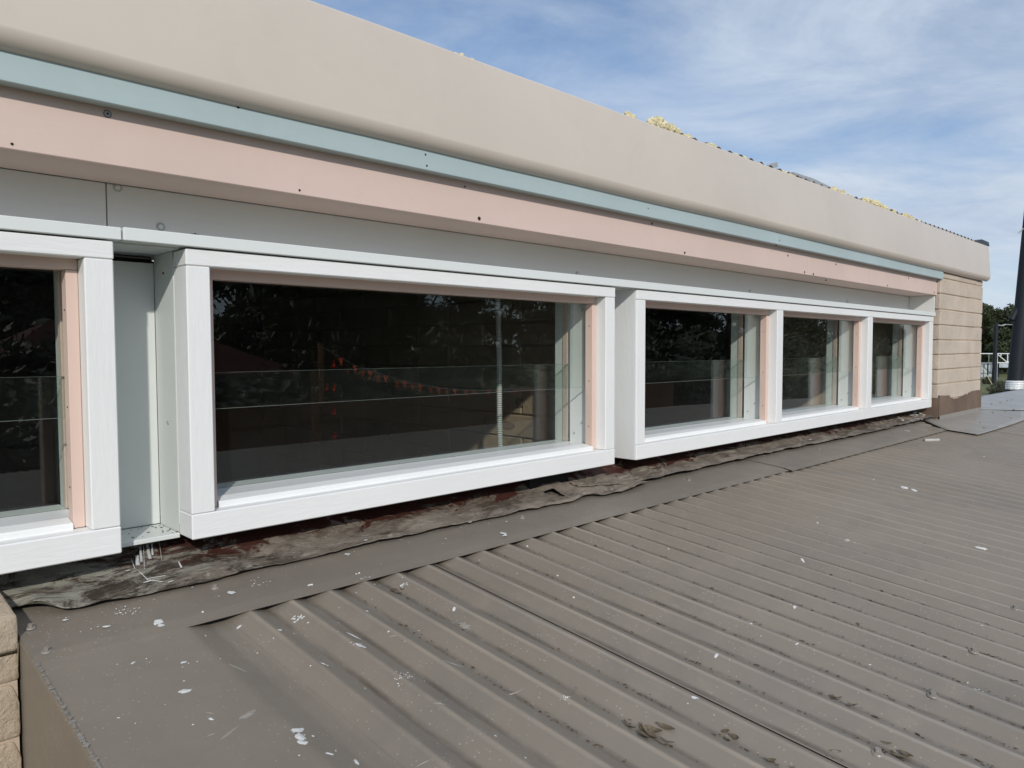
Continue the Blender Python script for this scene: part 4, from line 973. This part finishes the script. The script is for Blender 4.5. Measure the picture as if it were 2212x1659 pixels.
# ================================================================== behind the camera: what the panes mirror (units -> metres)
def M(v): return Vector((v.x * U, v.y * U, v.z * U))
rt = random.Random(5)
for k in range(15):
    x = -14 + k * 6.2 + rt.uniform(-1.2, 1.2); y = -34 + rt.uniform(-5, 5) - (0 if x < 25 else 5)
    kd = k % 3; s = rt.uniform(.72, 1.0)
    tree((x, y, GZ), kinds[kd], s, rt.uniform(0, 6), 'leafy tree across the yard, mirrored dark in the window panes', 'trees mirrored in the panes')
for k in range(16):
    x = -6 + k * 6.4 + rt.uniform(-1, 1); y = -24 - (k % 3) * 3 + rt.uniform(-2, 2)
    tree((x, y, GZ), kinds[(k + 1) % 2], (.80 if k < 5 else .92) * rt.uniform(.9, 1.1), rt.uniform(0, 6), 'bushy tree of the nearer row across the yard, mirrored dark in the window panes', 'trees mirrored in the panes')
for k in range(30):
    tree((-3 + k * 2.9, -13.5 - (k % 4) * .8, GZ), shrubk, 2.0 + .35 * rt.random(), rt.uniform(0, 6), 'hedge shrub along the yard, mirrored in the window panes', 'hedge shrubs mirrored in the panes', 'shrub', 'shrub')
for x, y, s in ((12, -25, 1.05), (15.5, -27, 1.1), (19.5, -28, 1.0), (36, -24, 1.05), (44, -23, 1.1), (52, -24, 1.1), (62, -25, 1.15), (72, -25, 1.15)):
    tree((x, y, GZ), kinds[0], s, rt.uniform(0, 6), 'broad dense tree of the nearer row across the yard, mirrored in the window panes', 'trees mirrored in the panes')
for x, y, s in ((13.5, -21, 1.0), (22, -27, .9)):
    tree((x, y, GZ), kinds[3] if x < 10 else kinds[2], s, rt.uniform(0, 6), 'loose tall tree near the yard, mirrored in the window panes', 'trees mirrored in the panes')
# timber fence
c = refl(650, 863, .106, -8) ; f0x, f1x, fz = 3.0 * U, 14.0 * U, -0.72 * U
tf = empty('paling_fence', None, label='brown timber paling fence mirrored in the lower panes', category='fence')
x = f0x
while x < f1x:
    bm = bmesh.new(); box(bm, x, x + 0.095, -8.0 * U, -8.0 * U + 0.018, GZ, fz + random.uniform(-.01, .01), 0); link('paling', bm, 'fence_timber', tf, 1); x += 0.10
# house with red tiled roof
hs_ = empty('house', None, label='house with red tiled roof, mirrored dimly in the middle pane', category='house')
bm = bmesh.new(); box(bm, 3.0, 9.2, -22, -17, GZ, -0.55, 0); link('wall', bm, 'house_wall', hs_, 1)
bm = bmesh.new(); rv = [(2.4, -16.4, -.6), (9.8, -16.4, -.6), (9.8, -22.6, -.6), (2.4, -22.6, -.6), (4.6, -19.5, .75), (7.2, -19.5, .75)]; V_ = [bm.verts.new(v) for v in rv]
for f in ((0, 1, 5, 4), (1, 2, 5), (2, 3, 4, 5), (3, 0, 4), (3, 2, 1, 0)): bm.faces.new([V_[i] for i in f])
link('roof', bm, 'roof_tile', hs_, 1)
# orange pennant line from a timber pole
pole_t = refl(692, 740, .052, -4.05); pole_b = refl(694, 955, .106, -4.05)
bp = empty('timber_pole', None, label='slim timber pole carrying the pennant line', category='pole')
bm = bmesh.new(); tube(bm, (pole_t.x * U, -4.05 * U, GZ), M(pole_t), .030, .028, 12); link('shaft', bm, 'pole_timber', bp, 1)
bu = empty('pennant_line', None, label='string of small orange pennants mirrored across the middle pane', category='bunting')
fl = [refl(432 + a / 4, 535.7 + b / 4, .052, -4.0) for a, b in ((1060, 860), (1215, 950), (1335, 1015), (1465, 1060), (1600, 1102), (1765, 1150), (1900, 1175), (2060, 1205), (2200, 1222))]
fl += [refl(933.2 + a / 4, 570.3 + b / 4, .052, -4.0) for a, b in ((360, 1095), (560, 1090), (785, 1080), (925, 1075))]
for a, b in zip(fl[:-1], fl[1:]):
    bm = bmesh.new(); tube(bm, M(a), M(b), .003, .003, 5); link('cord', bm, 'plastic_white', bu, 1)
for i, p in enumerate(fl[1:]):
    q = M(p); s = .034; tw = random.uniform(-.25, .25); dx, dy = s * math.cos(tw), s * math.sin(tw); bm = bmesh.new()
    a = [bm.verts.new(v) for v in (q + Vector((-dx, -dy, 0)), q + Vector((dx, dy, 0)), q + Vector((dx * .45, dy * .45 + .006, -.05)), q + Vector((random.uniform(-.02, .02), .01, -.10)), q + Vector((-dx * .45, -dy * .45 + .006, -.05)))]
    bm.faces.new(a)
    link('pennant', bm, 'orange', bu, 1)
for k in range(4):
    q = M(refl(720 + k, 786 + k * 51, .052 if k < 2 else .106, -4.1)); bm = bmesh.new()
    a = [bm.verts.new(v) for v in (q + Vector((-.022, 0, -.04)), q + Vector((.022, 0, -.04)), q + Vector((0, .01, .05)))]; b = [bm.verts.new(v.co + Vector((0, .003, 0))) for v in a]
    bm.faces.new(a); bm.faces.new(b[::-1])
    for t in range(3): bm.faces.new((a[t], b[t], b[(t + 1) % 3], a[(t + 1) % 3]))
    link('pennant', bm, 'orange', bu, 1)
